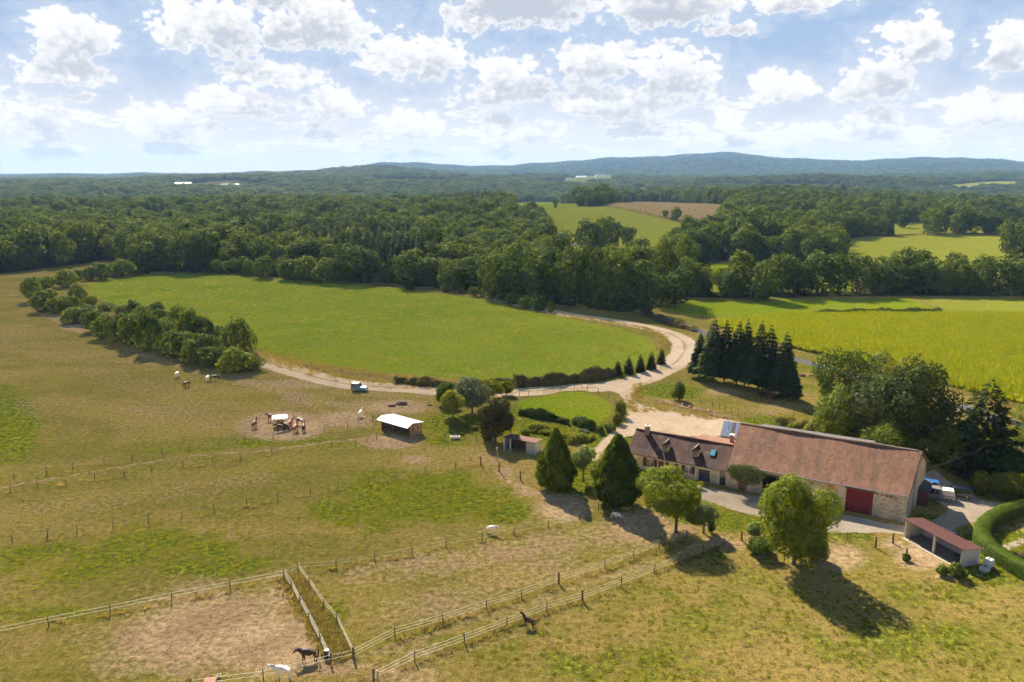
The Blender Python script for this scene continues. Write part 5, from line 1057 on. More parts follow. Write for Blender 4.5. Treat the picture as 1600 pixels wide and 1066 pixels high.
# ------------------------------------------------------------------ red-roofed open shed, lower right
ax = math.atan2(-.946, .323); sd = empty('open_shed', (54.35, 101.95, 0), ax); tag(sd, 'open-fronted shed with a red sheet roof and white end wall', 'shed')
SLn, SDp = 9.2, 3.1     # local x along the open front, y towards the back (left normal)
wavy_roof('roof', M_REDSHEET, sd, [(-.35, 2.72), (1.5, 2.5), (SDp + .25, 2.22)], -.35, SLn + .35, 8, .06, .01, 2)
MB().box(0, SLn, SDp - .18, SDp, -.15, 2.15).build('back_wall', M_BLOCK, sd); MB().hexa([(0, 0, -.15), (.2, 0, -.15), (.2, SDp - .19, -.15), (0, SDp - .19, -.15), (0, 0, 2.6), (.2, 0, 2.6), (.2, SDp - .19, 2.18), (0, SDp - .19, 2.18)]).build('end_wall', M_BLOCK, sd)
MB().hexa([(SLn - .2, 0, -.15), (SLn, 0, -.15), (SLn, SDp - .19, -.15), (SLn - .2, SDp - .19, -.15), (SLn - .2, 0, 2.6), (SLn, 0, 2.6), (SLn, SDp - .19, 2.18), (SLn - .2, SDp - .19, 2.18)]).build('end_wall', plain('limewashed_block', (.40, .385, .35), .9, var=.2), sd)
for x in (.1, 4.9): MB().box(x - .13, x + .13, -.13, .13, -.15, 2.6).build('post', M_BLOCK, sd)
MB().box(-.2, SLn + .2, -.12, .12, 2.46, 2.6).build('beam', M_TIMBERD, sd, loc=(0, -.0, .004)); MB().box(.1, SLn - .1, -.7, SDp - .2, -.2, .05).build('floor_slab', M_CONC, sd)
tk = empty('water_tank', G(1544, 886), R(-60)); tag(tk, 'white plastic water tank behind the red-roofed shed', 'tank')
bm = bmesh.new(); bmesh.ops.create_cube(bm, size=1.0); bmesh.ops.bevel(bm, geom=bm.edges[:], offset=.1, segments=2, affect='EDGES'); me = bpy.data.meshes.new('tank'); bm.to_mesh(me); bm.free(); me.materials.append(M_WHITE); link('tank', me, tk, loc=(0, 0, .62), scale=(1.0, 1.0, 1.0)); MB().box(-.55, .55, -.55, .55, -.02, .12).build('pallet', M_TIMBER, tk); MB().tube([(0, 0, 1.1), (0, 0, 1.2)], .14, 10).build('cap', M_DARK, tk)
tk2 = copy_tree(tk); tk2.location = G(1538, 893); tk2['label'] = 'lower grey container beside the white water tank'; tk2.scale = (1, 1, .6)
for c in tk2.children:
    if c.name.startswith('tank'): c.data = c.data.copy(); c.data.materials[0] = M_BLOCK
# ------------------------------------------------------------------ white-roofed field shelter
fs = empty('field_shelter', (-21.5, 147.0, 0), R(-38.5)); tag(fs, 'timber field shelter with a white sheet roof in the horse pasture', 'shed')
wavy_roof('roof', M_WSHEET, fs, [(-2.35, 2.15), (-1.0, 2.72)], -4.3, 4.2, 6, .04, .0, 1); wavy_roof('rear_roof', M_GSHEET, fs, [(-1.0, 2.76), (2.1, 2.3)], -4.25, 4.25, 6, .04, .0, 1)
MB().box(-3.9, 3.9, 1.75, 1.85, -.1, 2.28).build('back_wall', M_TIMBER, fs)
def gable_boards(x0, x1, ho):
    b = MB(); n = 9
    for i in range(n):
        y0, y1 = -1.35 + i * 3.1 / n, -1.35 + (i + 1) * 3.1 / n - .02; zt = min(2.6, 2.68 - .12 * abs(i - 1))
        if ho and i in (2, 6): b.box(x0, x1, y0, y1, -.1, 1.2); b.box(x0, x1, y0, y1, 1.75, 2.25)
        else: b.box(x0, x1, y0, y1, -.1, 2.25)
    return b
g = gable_boards(3.82, 3.9, True).build('end_wall', plank_mat('larch_board', (.42, .26, .15), .34, 1), fs); gable_boards(-3.9, -3.82, False).build('end_wall', M_TIMBER, fs)
for x in (-3.85, -1.3, 1.3, 3.85): MB().box(x - .08, x + .08, -1.5, -1.34, -.1, 2.4).build('post', M_TIMBERD, fs)
MB().box(-4.0, 4.0, -1.52, -1.36, 2.3, 2.42).build('beam', M_TIMBERD, fs, loc=(0, -.01, 0)); MB().box(-1.0, -.9, -1.3, 1.7, -.1, 1.4).build('partition', M_TIMBER, fs)
# ------------------------------------------------------------------ small garden shed
gs = empty('garden_shed', (-1.4, 136.9, 0), R(-27)); tag(gs, 'small open shed with a low red roof beside the rusty thuja', 'shed')
wavy_roof('roof', tile_mat('brown_shed_tiles', (.15, .075, .052), (.115, .06, .045), (.08, .05, .04)), gs, [(-.3, 2.42), (2.9, 2.12)], -.2, 6.3, 5, .07, .0, 3); MB().box(0, 6.1, 2.5, 2.65, -.1, 2.1).build('back_wall', plain('reddish_board', (.17, .06, .045), .8), gs)
MB().box(4.4, 6.1, -.05, .1, -.1, 2.36).build('front_wall', plain('dull_whitewash', (.34, .33, .30), .9, var=.2), gs); MB().box(5.98, 6.1, .11, 2.49, -.1, 2.15).build('end_wall', M_BLOCK, gs); MB().box(0, .1, .3, 2.49, -.1, 2.15).build('end_wall', M_BLOCK, gs)
for x in (.02, 1.25): MB().box(x - .12, x + .12, -.1, .14, -.1, 2.34).build('post', M_BLOCK, gs)
tp = MB().box(.3, 1.1, .6, 1.6, -.05, 1.2).build('tarpaulin_pile', M_TEAL); tp.location = gs.location; tp.rotation_euler = gs.rotation_euler; tag(tp, 'teal tarpaulin covered pile under the small open shed', 'pile')
# ------------------------------------------------------------------ far buildings
def far_shed(px, py, wpx, hpx, label, mat, dpx=0.35, rz=0.1, roof=None):
    p = G(px, py); w_ = size_px(p, wpx); h_ = max(3.0, size_px(p, hpx)); e = empty('far_building', p + Vector((0, 0, 0)), rz); tag(e, label, 'building')
    MB().box(-w_ / 2, w_ / 2, -w_ * dpx / 2, w_ * dpx / 2, -6, h_ * .55).build('wall', mat, e); d2 = w_ * dpx / 2
    MB().add([(-w_ / 2 - .5, -d2 - .5, h_ * .552), (w_ / 2 + .5, -d2 - .5, h_ * .552), (w_ / 2 + .5, d2 + .5, h_ * .552), (-w_ / 2 - .5, d2 + .5, h_ * .552), (-w_ / 2, 0, h_), (w_ / 2, 0, h_)], [(0, 1, 5, 4), (2, 3, 4, 5), (1, 2, 5), (3, 0, 4), (0, 3, 2, 1)]).build('roof', roof or mat, e)
for (x, y, w_, h_, lb, mt, rf_) in ((280, 290, 38, 5, 'long white greenhouse sheds on the far left plateau', M_WHITE, None), (375, 291, 56, 3.5, 'low white farm sheds right of the far greenhouse', M_WHITE, None), (208, 308, 5, 4, 'tiny white house roof among the left woods', M_WHITE, M_FIBRO), (196, 312, 4, 3, 'second tiny white house among the left woods', M_WHITE, None), (938, 277, 16, 5, 'white house by the small light field below the far ridge', M_WHITE, M_GSHEET), (908, 279, 16, 4, 'pale farm building left of the far white house', M_WHITE, None), (889, 282, 8, 4, 'small pale barn left on the far slope', M_WHITE, None), (1082, 258, 4, 3, 'white house high on the blue ridge', M_WHITE, None)):
    far_shed(x, y, w_, h_, lb, mt, roof=rf_)
# ------------------------------------------------------------------ fences
M_POST = plain('weathered_post', (0.085, 0.065, 0.045), 0.9, var=.3); M_POSTL = plain('pale_post', (0.30, 0.26, 0.20), 0.9, var=.2); M_TAPE = plain('white_fence_tape', (0.50, 0.47, 0.42), 0.6); M_WIRE = plain('fence_wire', (0.16, 0.15, 0.13), 0.6, .4)
b = MB(); b.tube([(0, 0, -.3), (0, 0, .6), (0, 0, 1.25)], [.066, .062, .058], 6); POST = b.mesh('post', M_POST, True)
b = MB(); b.tube([(0, 0, -.3), (0, 0, .8), (0, 0, 1.5), (0, 0, 1.53)], [.13, .125, .12, .09], 8); POST_BIG = b.mesh('thick_post', M_POST, True)
b = MB(); b.tube([(0, 0, -.3), (0, 0, .8), (0, 0, 1.5), (0, 0, 1.53)], [.13, .125, .12, .09], 8); POST_PALE = b.mesh('pale_thick_post', M_POSTL, True)
frnd = random.Random(8)
def fence(px_posts, label, heights=(1.1, .65), tape=0.045, big=(), white=True, every=None):
    pts = [G(*p) for p in px_posts]; o = pts[0]; e = empty('fence', o); tag(e, label, 'fence')
    for i, p in enumerate(pts):
        mesh_ = POST_BIG if i in big else POST
        c = link('post', mesh_, e, loc=p - o, rot=(frnd.uniform(-.06, .06), frnd.uniform(-.06, .06), frnd.uniform(0, 6)), scale=(1, 1, frnd.uniform(.92, 1.1)))
    for h in heights:
        b = MB()
        for i in range(len(pts) - 1):
            a, c = pts[i] - o, pts[i + 1] - o; sag = .02 * (c - a).length / 6; m_ = 4
            q = [a.lerp(c, k / m_) + Vector((0, 0, h - sag * (1 - (2 * k / m_ - 1) ** 2))) for k in range(m_ + 1)]; b.tube(q, tape * .25, 4, False)
        b.build('tape' if white else 'wire', M_TAPE if white else M_WIRE, e)
    return e
fence([(-30, 1001), (76, 979), (172.5, 960), (268.5, 939.5), (360, 921.5), (444.6, 905)], 'white-taped fence between the weedy pasture and the sandy corner paddock', (1.1, .7), .06)
fence([(444.6, 905), (466, 893), (525, 888), (585.5, 878), (644, 866.6), (697, 856), (753, 846), (804, 836), (857, 826.4), (905.6, 812)], 'long taped fence above the grazed paddock towards the cypresses', (1.05, .6), .03)
fence([(444.6, 905), (455, 918), (468, 943), (483, 970), (500, 1003), (517, 1038)], 'white-taped left fence of the narrow straw-filled lane', (1.15, .75, .4), .06)
fence([(466, 893), (484, 918), (506, 950), (527, 975), (553, 1030)], 'white-taped right fence of the narrow straw-filled lane', (1.15, .75), .055, big=(4,))
fence([(553, 1030), (617, 996), (692.6, 974), (760, 952), (815, 935), (873, 912), (945, 889), (990, 872), (1030, 856), (1072, 841)], 'double-taped fence along the lower side of the grazed paddock', (1.15, .8, .45), .05, big=(5,))
fence([(584, 1066), (648, 1034), (725.6, 1006), (792, 980), (854, 956), (910, 940), (970, 917), (1022, 896), (1062, 880), (1098, 866), (1132, 852)], 'double-taped fence beside the dark foal in the lower pasture', (1.15, .8, .45), .055, big=(0, 5))
fence([(300, 1078), (412, 1063), (517, 1038), (553, 1030)], 'taped fence behind the white horse at the sandy paddock', (1.05, .6), .05)
fence([(-20, 856), (19.5, 849.5), (75, 842), (120.6, 834.5), (177, 827.6), (232, 818.6), (284, 809.6), (335, 800), (386, 791), (434, 782), (485, 773), (528.5, 764.6), (575.6, 755.6), (619, 747.5), (665.6, 740), (711.5, 733.4), (751, 727.4)], 'wire fence on dark stakes across the middle of the pasture', (1.05, .6), .02, big=(16,), white=False)
fence([(780, 737), (813.5, 750), (846, 764)], 'short fence on thick posts beside the lone cypress', (1.1, .7), .04, big=(0, 1))
fence([(-25, 776), (16.5, 769), (59, 762.5), (103.5, 758.6), (148, 749.6), (195, 745), (237, 737.6), (286, 730), (333, 724), (376, 718), (425, 710), (472, 704), (518, 699), (556, 693.6), (588.7, 687.7)], 'wire fence on the near side of the green strip below the feeding horses', (1.05, .6), .02, white=False)
fence([(-25, 758), (23, 750.5), (73, 741.5), (114, 735.5), (163.5, 726.5), (207, 720.5), (254, 712), (296, 705.6), (341.6, 698), (382, 691), (427, 685.6), (465.6, 678), (507, 675), (543, 668), (583, 660)], 'wire fence on the far side of the green strip below the feeding horses', (1.05, .6), .02, white=False)
fence([(300, 576), (335, 578), (428, 614), (470, 628), (520, 645), (560, 658), (583, 660)], 'wire fence along the bare path above the feeding horses', (1.05,), .02, white=False)
fence([(695, 688), (725, 684), (745, 690), (770, 700), (776, 712)], 'wire fence between the field shelter and the rusty thuja', (1.05, .6), .02, white=False)
fence([(800, 624), (812, 620), (826, 618), (850, 614), (875, 611), (897, 609), (909, 607.6), (918, 610), (935, 615), (950, 622), (960, 630)], 'fence round the small bright paddock beside the track', (1.05, .6), .025, white=False)
fence([(1068, 615), (1080, 622), (1094, 630), (1113, 636), (1124, 639), (1133, 642), (1143, 645), (1153, 651), (1164, 654), (1178, 659), (1192, 662), (1203, 663), (1212, 661), (1223, 658), (1240, 652), (1262, 648)], 'post fence round the spruce paddock behind the barn', (1.05, .6), .025, white=False)
fence([(1159, 845), (1178, 853), (1202, 869), (1225, 879), (1251, 888)], 'taped fence round the foot of the large bright tree', (1.1, .7), .04, big=(0,))
fence([(1291, 843), (1323, 844), (1368, 856), (1395, 849), (1421, 846)], 'fence on thick posts between courtyard and red-roofed shed', (1.1, .6), .025, big=(2, 3))
fence([(1563, 884), (1600, 900), (1660, 928)], 'white rail fence below the clipped hedge', (1.1, .7), .07)
fence([(905, 812), (935, 797), (962, 800), (988, 804)], 'wooden rail fence under the larger cypress', (1.1, .7), .05, white=False)
st = link('fence_post', POST_BIG, loc=G(1415.6, 874)); tag(st, 'lone thick post standing in weeds on the shed forecourt', 'post')
st = link('fence_post', POST_PALE, loc=G(590, 1068)); tag(st, 'pale thick gate post leaning beside the dark corner post', 'post'); st.rotation_euler = (.1, .06, 0)
pl = empty('utility_pole', G(1424, 801)); tag(pl, 'wooden utility pole standing against the barn gable', 'pole'); MB().tube([(0, 0, -.4), (.05, 0, 3), (.1, 0, 6.6)], [.13, .115, .1], 8).build('shaft', M_POSTL, pl, True); MB().tube([(.1, -.25, 6.4), (.1, .25, 6.4)], .05, 6).build('crossarm', M_TIMBERD, pl)
a0 = pl.location + Vector((.1, 0, 6.4)); a1 = Vector((92, 133, 7.5)); b = MB(); b.tube([a0.lerp(a1, k / 10) - Vector((0, 0, 1.0 * (1 - (2 * k / 10 - 1) ** 2))) for k in range(11)], .02, 4, False); c = b.build('overhead_cable', M_WIRE); tag(c, 'thin overhead cable from the gable pole towards the evergreens', 'cable')
p2_ = empty('utility_pole', G(778, 722), 0); tag(p2_, 'grey leaning pole in front of the rusty thuja', 'pole'); MB().tube([(0, 0, -.3), (-.15, 0, 2.6)], [.09, .07], 8).build('shaft', M_POSTL, p2_, True); MB().tube([(-.16, 0, 2.58), (-.16, 0, 2.66)], .1, 8).build('cap', M_BLOCK, p2_)
p3_ = empty('utility_pole', G(1482, 664), 0); tag(p3_, 'white pole beside the lane between the evergreens', 'pole'); MB().tube([(0, 0, -.3), (0, 0, 5.6)], [.1, .08], 8).build('shaft', M_WHITE, p3_, True); MB().box(-.3, .3, -.05, .05, 5.3, 5.45).build('crossarm', M_WHITE, p3_)

# ------------------------------------------------------------------ horses
def horse_mat(name, col, dark, patch=None):
    m, t, out = material(name); o = t.obj(); p = t.node('ShaderNodeBsdfPrincipled'); z = t.sep(o)[2]
    c = t.mix(t.ss(z, .15, .75), dark, col)
    if patch: c = t.mix(t.ss(t.noise(o, 1.6, 2, .4), .47, .53), c, patch)
    t.put(p.inputs['Base Color'], t.v('SCALE', c, t.m('MULTIPLY_ADD', t.noise(o, 4, 3), .3, .85))); p.inputs['Roughness'].default_value = .6; p.inputs['Specular IOR Level'].default_value = .25; t.l.new(p.outputs[0], out.inputs[0]); return m
HC = {'bay': horse_mat('bay_coat', (.115, .045, .02), (.03, .016, .010)), 'dark': horse_mat('dark_bay_coat', (.038, .02, .013), (.014, .009, .007)), 'white': horse_mat('white_coat', (.60, .57, .53), (.42, .38, .34)), 'grey': horse_mat('grey_coat', (.50, .46, .42), (.10, .08, .07), (.62, .6, .57)), 'chestnut': horse_mat('chestnut_coat', (.24, .10, .04), (.16, .07, .03)), 'pied': horse_mat('piebald_coat', (.13, .05, .022), (.10, .05, .03), (.55, .52, .48))}
HAIR = {'bay': plain('black_hair', (.015, .011, .009), .7), 'white': plain('cream_hair', (.5, .46, .4), .7)}
def horse_meshes(pose):
    neck = {'up': [(.66, 1.38), (.88, 1.64), (1.02, 1.86), (1.2, 1.74), (1.36, 1.56)], 'graze': [(.72, 1.16), (.98, .84), (1.14, .52), (1.22, .30), (1.26, .10)], 'low': [(.68, 1.32), (.90, 1.46), (1.08, 1.56), (1.26, 1.36), (1.38, 1.16)]}[pose]
    V = [(-.60, 0, 1.20), (-.1, 0, 1.16), (.42, 0, 1.18)] + [(x, 0, z) for x, z in neck]; Rd = [(.29, .32), (.30, .35), (.28, .35), (.15, .23), (.10, .16), (.10, .125), (.085, .10), (.07, .075)]
    E = [(0, 1), (1, 2), (2, 3), (3, 4), (4, 5), (5, 6), (6, 7)]
    st = .10 if pose != 'up' else .05
    for s in (-1, 1):
        k = len(V); f = s * st; V += [(.46, s * .14, .98), (.42 + f * .5, s * .16, .74), (.44 + f, s * .16, .42), (.42 + f, s * .16, .14), (.47 + f, s * .16, .035)]; Rd += [(.15, .18), (.10, .11), (.066, .07), (.052, .055), (.068, .05)]; E += [(2, k)] + [(k + i, k + i + 1) for i in range(4)]
        k = len(V); V += [(-.62, s * .15, .98), (-.50 - f * .4, s * .17, .78), (-.74 - f, s * .17, .50), (-.70 - f, s * .17, .15), (-.64 - f, s * .17, .035)]; Rd += [(.19, .23), (.14, .15), (.072, .078), (.054, .056), (.068, .05)]; E += [(0, k)] + [(k + i, k + i + 1) for i in range(4)]
    hp = V[5]; d = Vector((V[6][0] - V[5][0], 0, V[6][2] - V[5][2])).normalized(); n = Vector((-d.z, 0, d.x)) if d.x > 0 and d.z > -.9 else Vector((.6, 0, .8)); n = Vector((V[5][0] - V[4][0], 0, V[5][2] - V[4][2])).normalized()
    for s in (-1, 1):
        k = len(V); V += [(hp[0] + n.x * .12, s * .055, hp[2] + n.z * .12), (hp[0] + n.x * .24, s * .075, hp[2] + n.z * .24)]; Rd += [(.035, .035), (.012, .012)]; E += [(5, k), (k, k + 1)]
    me = bpy.data.meshes.new('horse_skeleton'); me.from_pydata(V, E, []); o = bpy.data.objects.new('horse_skeleton', me); COL.objects.link(o)
    sm = o.modifiers.new('skin', 'SKIN'); sm.use_smooth_shade = True; sl = me.skin_vertices[0].data
    for i, r in enumerate(Rd): sl[i].radius = r; sl[i].use_root = (i == 0)
    ss_ = o.modifiers.new('sub', 'SUBSURF'); ss_.levels = 1; ss_.render_levels = 1
    dg = bpy.context.evaluated_depsgraph_get(); body = bpy.data.meshes.new_from_object(o.evaluated_get(dg)); bpy.data.objects.remove(o); bpy.data.meshes.remove(me)
    body.polygons.foreach_set('use_smooth', np.ones(len(body.polygons), bool)); zmin = min(v.co.z for v in body.vertices)
    tail = MB().tube([(-.84, 0, 1.32), (-.98, 0, 1.14), (-1.02, 0, .8), (-.98, 0, .45)], [.05, .075, .08, .02], 6).mesh('tail', HAIR['bay'], True)
    mane = MB(); q = [(V[i][0], V[i][2], Rd[i][1]) for i in (2, 3, 4, 5)]
    pts = [Vector((x, 0, z)) + Vector((-n.z * .0 - .55 * (n.z), 0, n.x * .75 if False else .0)) * 0 for x, z, r in q]
    prof = []
    for i in range(1, 4):
        a = Vector((q[i][0], 0, q[i][1])); tdir = (Vector((q[min(i + 1, 3)][0], 0, q[min(i + 1, 3)][1])) - Vector((q[i - 1][0], 0, q[i - 1][1]))).normalized(); up = Vector((-tdir.z, 0, tdir.x)); prof.append(a + up * q[i][2] * .95)
    mane.tube([tuple(v) for v in prof], [.06, .07, .05], 6); return body, tail, mane.mesh('mane', HAIR['bay'], True), zmin
HM = {k: horse_meshes(k) for k in ('up', 'graze', 'low')}
_hm = {}
def horse(px, py, coat, pose, head, label, scale=1.0, group=None):
    """head: bearing of the nose in degrees, 0 = to the right (+x), 90 = away from the camera"""
    body, tail, mane, zmin = HM[pose]; p = G(px, py); e = empty('horse', p, R(head), scale); tag(e, label, 'horse', group); hair = 'white' if coat in ('white', 'grey') else 'bay'
    for nm, src, mt in (('body', body, HC[coat]), ('tail', tail, HAIR[hair]), ('mane', mane, HAIR[hair])):
        key = (pose, nm, mt.name)
        if key not in _hm: c = src.copy(); c.materials.clear(); c.materials.append(mt); _hm[key] = c
        link(nm, _hm[key], e, loc=(0, 0, -zmin))
    return e
horse(482, 1034, 'dark', 'low', 196, 'dark brown horse with lowered head walking in the sandy paddock', 1.05)
horse(441, 1062, 'white', 'low', 184, 'white horse walking beside the dark brown horse at the paddock edge', 1.08)
horse(826, 980, 'dark', 'up', 150, 'dark foal standing alert by the double-taped fence', .85)
horse(768, 834, 'white', 'low', -25, 'white horse walking along the trodden path below the weedy pasture', .86)
horse(965, 813, 'grey', 'graze', 150, 'grey and white horse resting in the shade of the larger cypress', .86)
horse(277, 590, 'white', 'graze', 85, 'white horse grazing alone nearest the thicket'); horse(292, 605, 'bay', 'graze', 250, 'brown horse grazing in front of the white horses')
horse(325, 596, 'white', 'graze', 95, 'white horse grazing beside a dark one below the thicket'); horse(334, 595, 'dark', 'graze', 15, 'dark horse grazing beside a white one below the thicket')
horse(398, 669, 'bay', 'up', 80, 'brown horse standing apart on the bare ground left of the white hay feeder'); horse(424, 658, 'bay', 'low', 172, 'brown horse stretching its neck just behind the white hay feeder')
horse(438, 674, 'dark', 'low', 190, 'dark horse standing before the white hay feeder'); horse(447, 672, 'bay', 'low', 165, 'bay horse beside the dark one at the white hay feeder'); horse(453, 669, 'chestnut', 'up', 60, 'chestnut horse at the right side of the white hay feeder')
horse(468, 664, 'pied', 'up', 176, 'brown and white piebald horse right of the hay feeder'); horse(462, 675, 'chestnut', 'up', 80, 'chestnut horse in front of the piebald one'); horse(475, 674, 'bay', 'up', 95, 'bay horse rearmost beside the piebald one')
horse(564, 652, 'white', 'up', 80, 'white horse standing at the fence left of the field shelter')
for x, y, a, c, lb in ((1192, 623, 200, 'dark', 'dark horse dozing under the spruces, tail to the others'), (1203, 624, 160, 'bay', 'bay horse dozing between two dark ones under the spruces'), (1215, 626, 20, 'dark', 'dark horse dozing at the end of the spruce row')): horse(x, y, c, 'low', a, lb)
for x, y, lb in ((880, 474, 'pale animal grazing on the dry strip between track and alder row'), (893, 472, 'small pale animal grazing in the shade of the alder row')): horse(x, y, 'white', 'graze', 180, lb, .9)  # unclear pale animals, drawn with the horse mesh

# ------------------------------------------------------------------ vehicles
M_TYRE = plain('tyre', (.02, .02, .02), .9); M_RIM = plain('alloy_rim', (.4, .4, .4), .35, .8); M_CARGLASS = plain('tinted_glass', (.015, .018, .022), .08, spec=.9); M_LAMPR = plain('red_lamp', (.3, .02, .02), .3); M_LAMPW = plain('clear_lamp', (.6, .6, .58), .2)
def paint(name, col): return plain(name, col, .28, .15, .04, spec=.6)
def car(name, loc, rz, L, W, H, colr, label, cab=(.12, .72), hood=.58, roofcol=None, pickup=False, bonnet=None):
    """x forward. cab: start and end of the glasshouse as fractions of the length from the rear"""
    e = empty(name, loc, rz); tag(e, label, 'car'); hb = H * .56; g = .26; hl = L / 2
    prof = [(-hl, g + .12), (-hl * .97, hb), (hl * .55, hb), (hl * .93, hb * .88), (hl, hb * .72), (hl * .98, g)]
    prof = [(-hl * .97, g)] + prof; bm = bmesh.new(); f_ = []
    for s in (-1, 1): f_.append([bm.verts.new((x, s * W / 2, z)) for x, z in prof])
    bm.faces.new(f_[0]); bm.faces.new(f_[1][::-1]); n = len(prof)
    for i in range(n): bm.faces.new((f_[0][i], f_[1][i], f_[1][(i + 1) % n], f_[0][(i + 1) % n]))
    bmesh.ops.recalc_face_normals(bm, faces=bm.faces[:]); bmesh.ops.bevel(bm, geom=bm.edges[:], offset=.06, segments=2, affect='EDGES'); me = bpy.data.meshes.new('body'); bm.to_mesh(me); bm.free(); me.materials.append(colr); link('body', me, e)
    x0, x1 = -hl + cab[0] * L, -hl + cab[1] * L; i0, i1 = x0 + .22 * (cab[0] < .05 and .4 or 1), x1 - .62; wi = W * .40; wo = W * .47
    MB().hexa([(x0, -wo, hb - .02), (x1, -wo, hb - .02), (x1, wo, hb - .02), (x0, wo, hb - .02), (i0, -wi, H - .05), (i1, -wi, H - .05), (i1, wi, H - .05), (i0, wi, H - .05)]).build('glasshouse', M_CARGLASS, e)
    rm = roofcol or colr; MB().hexa([(i0 - .06, -wi - .03, H - .06), (i1 + .08, -wi - .03, H - .06), (i1 + .08, wi + .03, H - .06), (i0 - .06, wi + .03, H - .06), (i0, -wi + .05, H), (i1, -wi + .05, H), (i1, wi - .05, H), (i0, wi - .05, H)]).build('roof', rm, e)
    for f in (0, .5, 1):
        xb = x0 + (x1 - x0) * f; xt = i0 + (i1 - i0) * f
        for s in (-1, 1): MB().hexa([(xb - .05, s * wo - .02, hb - .02), (xb + .05, s * wo - .02, hb - .02), (xb + .05, s * wo + .02, hb - .02), (xb - .05, s * wo + .02, hb - .02), (xt - .05, s * wi - .02, H - .05), (xt + .05, s * wi - .02, H - .05), (xt + .05, s * wi + .02, H - .05), (xt - .05, s * wi + .02, H - .05)]).build('pillar', colr, e)
    if pickup: MB().hexa([(-hl * .97, -wo, hb - .01), (x0 - .05, -wo, hb - .01), (x0 - .05, wo, hb - .01), (-hl * .97, wo, hb - .01), (-hl * .88, -wi, H - .08), (x0 - .05, -wi, H - .08), (x0 - .05, wi, H - .08), (-hl * .88, wi, H - .08)]).build('canopy', M_CREAM, e)
    if bonnet: MB().hexa([(x1, -W * .46, hb + .003), (hl * .9, -W * .44, hb * .9), (hl * .9, W * .44, hb * .9), (x1, W * .46, hb + .003), (x1, -W * .44, hb + .05), (hl * .88, -W * .4, hb * .96), (hl * .88, W * .4, hb * .96), (x1, W * .44, hb + .05)]).build('bonnet', bonnet, e)
    for sx in (-.62, .62):
        for s in (-1, 1):
            t = MB().tube([(hl * sx, s * (W / 2 - .2), .33), (hl * sx, s * (W / 2 + .015), .33)], .33, 14).build('wheel', M_TYRE, e, True); MB().tube([(hl * sx, s * (W / 2 + .016), .33), (hl * sx, s * (W / 2 + .03), .33)], .19, 10).build('rim', M_RIM, t)
    for s in (-1, 1):
        MB().box(hl * .95, hl * 1.0, s * W * .36 - .16, s * W * .36 + .16, hb * .62, hb * .78).build('headlight', M_LAMPW, e); MB().box(-hl * 1.005, -hl * .96, s * W * .42 - .08, s * W * .42 + .08, hb * .62, hb * .92).build('tail_light', M_LAMPR, e)
    return e
car('off_road_car', G(562, 611), R(-14), 3.7, 1.65, 1.9, paint('sky_blue_paint', (.05, .14, .34)), 'small boxy blue car with white roof and bonnet on the sandy track', (.02, .62), roofcol=M_WHITE, bonnet=M_WHITE)
car('pickup_truck', G(1462, 779), R(158), 5.2, 1.85, 1.85, paint('silver_paint', (.20, .195, .20)), 'silver pickup with a white canopy parked at the barn gable', (.36, .80), pickup=True)
car('parked_car', G(1493, 775), R(156), 4.6, 1.85, 1.65, paint('midnight_paint', (.02, .025, .05)), 'dark blue estate car parked behind the silver pickup', (.03, .72))
car('parked_car', G(1447, 764), R(158), 4.2, 1.75, 1.5, paint('mid_blue_paint', (.03, .12, .32)), 'bright blue car half hidden between barn gable and pickup', (.05, .74))
car('parked_car', G(1487, 848), R(-70), 3.9, 1.7, 1.45, paint('black_paint', (.015, .016, .02)), 'black car in the shade behind the red-roofed shed', (.05, .74))

# ------------------------------------------------------------------ pasture furniture
fd = empty('hay_feeder', G(438, 665), .3); tag(fd, 'hay feeder with a bright white tent roof on the bare pasture patch', 'feeder')
MB().add([(-1.5, -1.2, 1.75), (1.5, -1.2, 1.75), (1.5, 1.2, 1.75), (-1.5, 1.2, 1.75), (-.9, 0, 2.3), (.9, 0, 2.3)], [(0, 1, 5, 4), (2, 3, 4, 5), (1, 2, 5), (3, 0, 4), (0, 3, 2, 1)]).build('roof', M_WHITE, fd)
for x in (-1.3, 1.3):
    for y in (-1, 1): MB().tube([(x, y, -.1), (x, y, 1.76)], .04, 6).build('post', M_BLOCK, fd)
bm_ = MB(); bm_.tube([(0, 0, 0), (0, 0, .9), (0, 0, 1.05)], [.85, .8, .55], 14); bm_.build('hay', L_STRAW, fd)
for z in (.5, .95): MB().tube([(math.cos(k * .3927) * 1.05, math.sin(k * .3927) * 1.05, z) for k in range(17)], .03, 5).build('ring', M_BLOCK, fd)
tr = empty('water_trough', G(711, 686), .1); tag(tr, 'pale bathtub-like water trough at the pasture fence', 'trough'); MB().hexa([(-.75, -.3, 0), (.75, -.3, 0), (.75, .3, 0), (-.75, .3, 0), (-.9, -.4, .55), (.9, -.4, .55), (.9, .4, .55), (-.9, .4, .55)]).build('tub', M_CREAM, tr); MB().box(-.8, .8, -.3, .3, .5, .555).build('water', M_GLASS, tr)
dr = empty('water_barrel', G(511, 1028), 0); tag(dr, 'dark water barrel at the lower end of the lane fence', 'barrel'); MB().tube([(0, 0, 0), (0, 0, .45), (0, 0, .9)], [.29, .32, .29], 14).build('drum', plain('dark_drum', (.03, .035, .04), .5), dr, True); MB().tube([(0, 0, .9), (0, 0, .93)], [.25, .25], 12).build('lid', M_BLOCK, dr)
bn = empty('feed_box', G(329, 1069), .1); tag(bn, 'brown wooden feed box on the bare ground of the sandy paddock', 'box'); MB().box(-.55, .55, -.35, .35, 0, .45).build('crate', M_TIMBERD, bn); MB().box(-.58, .58, -.38, .38, .45, .5).build('lid', plain('rust_board', (.2, .09, .05), .8), bn)
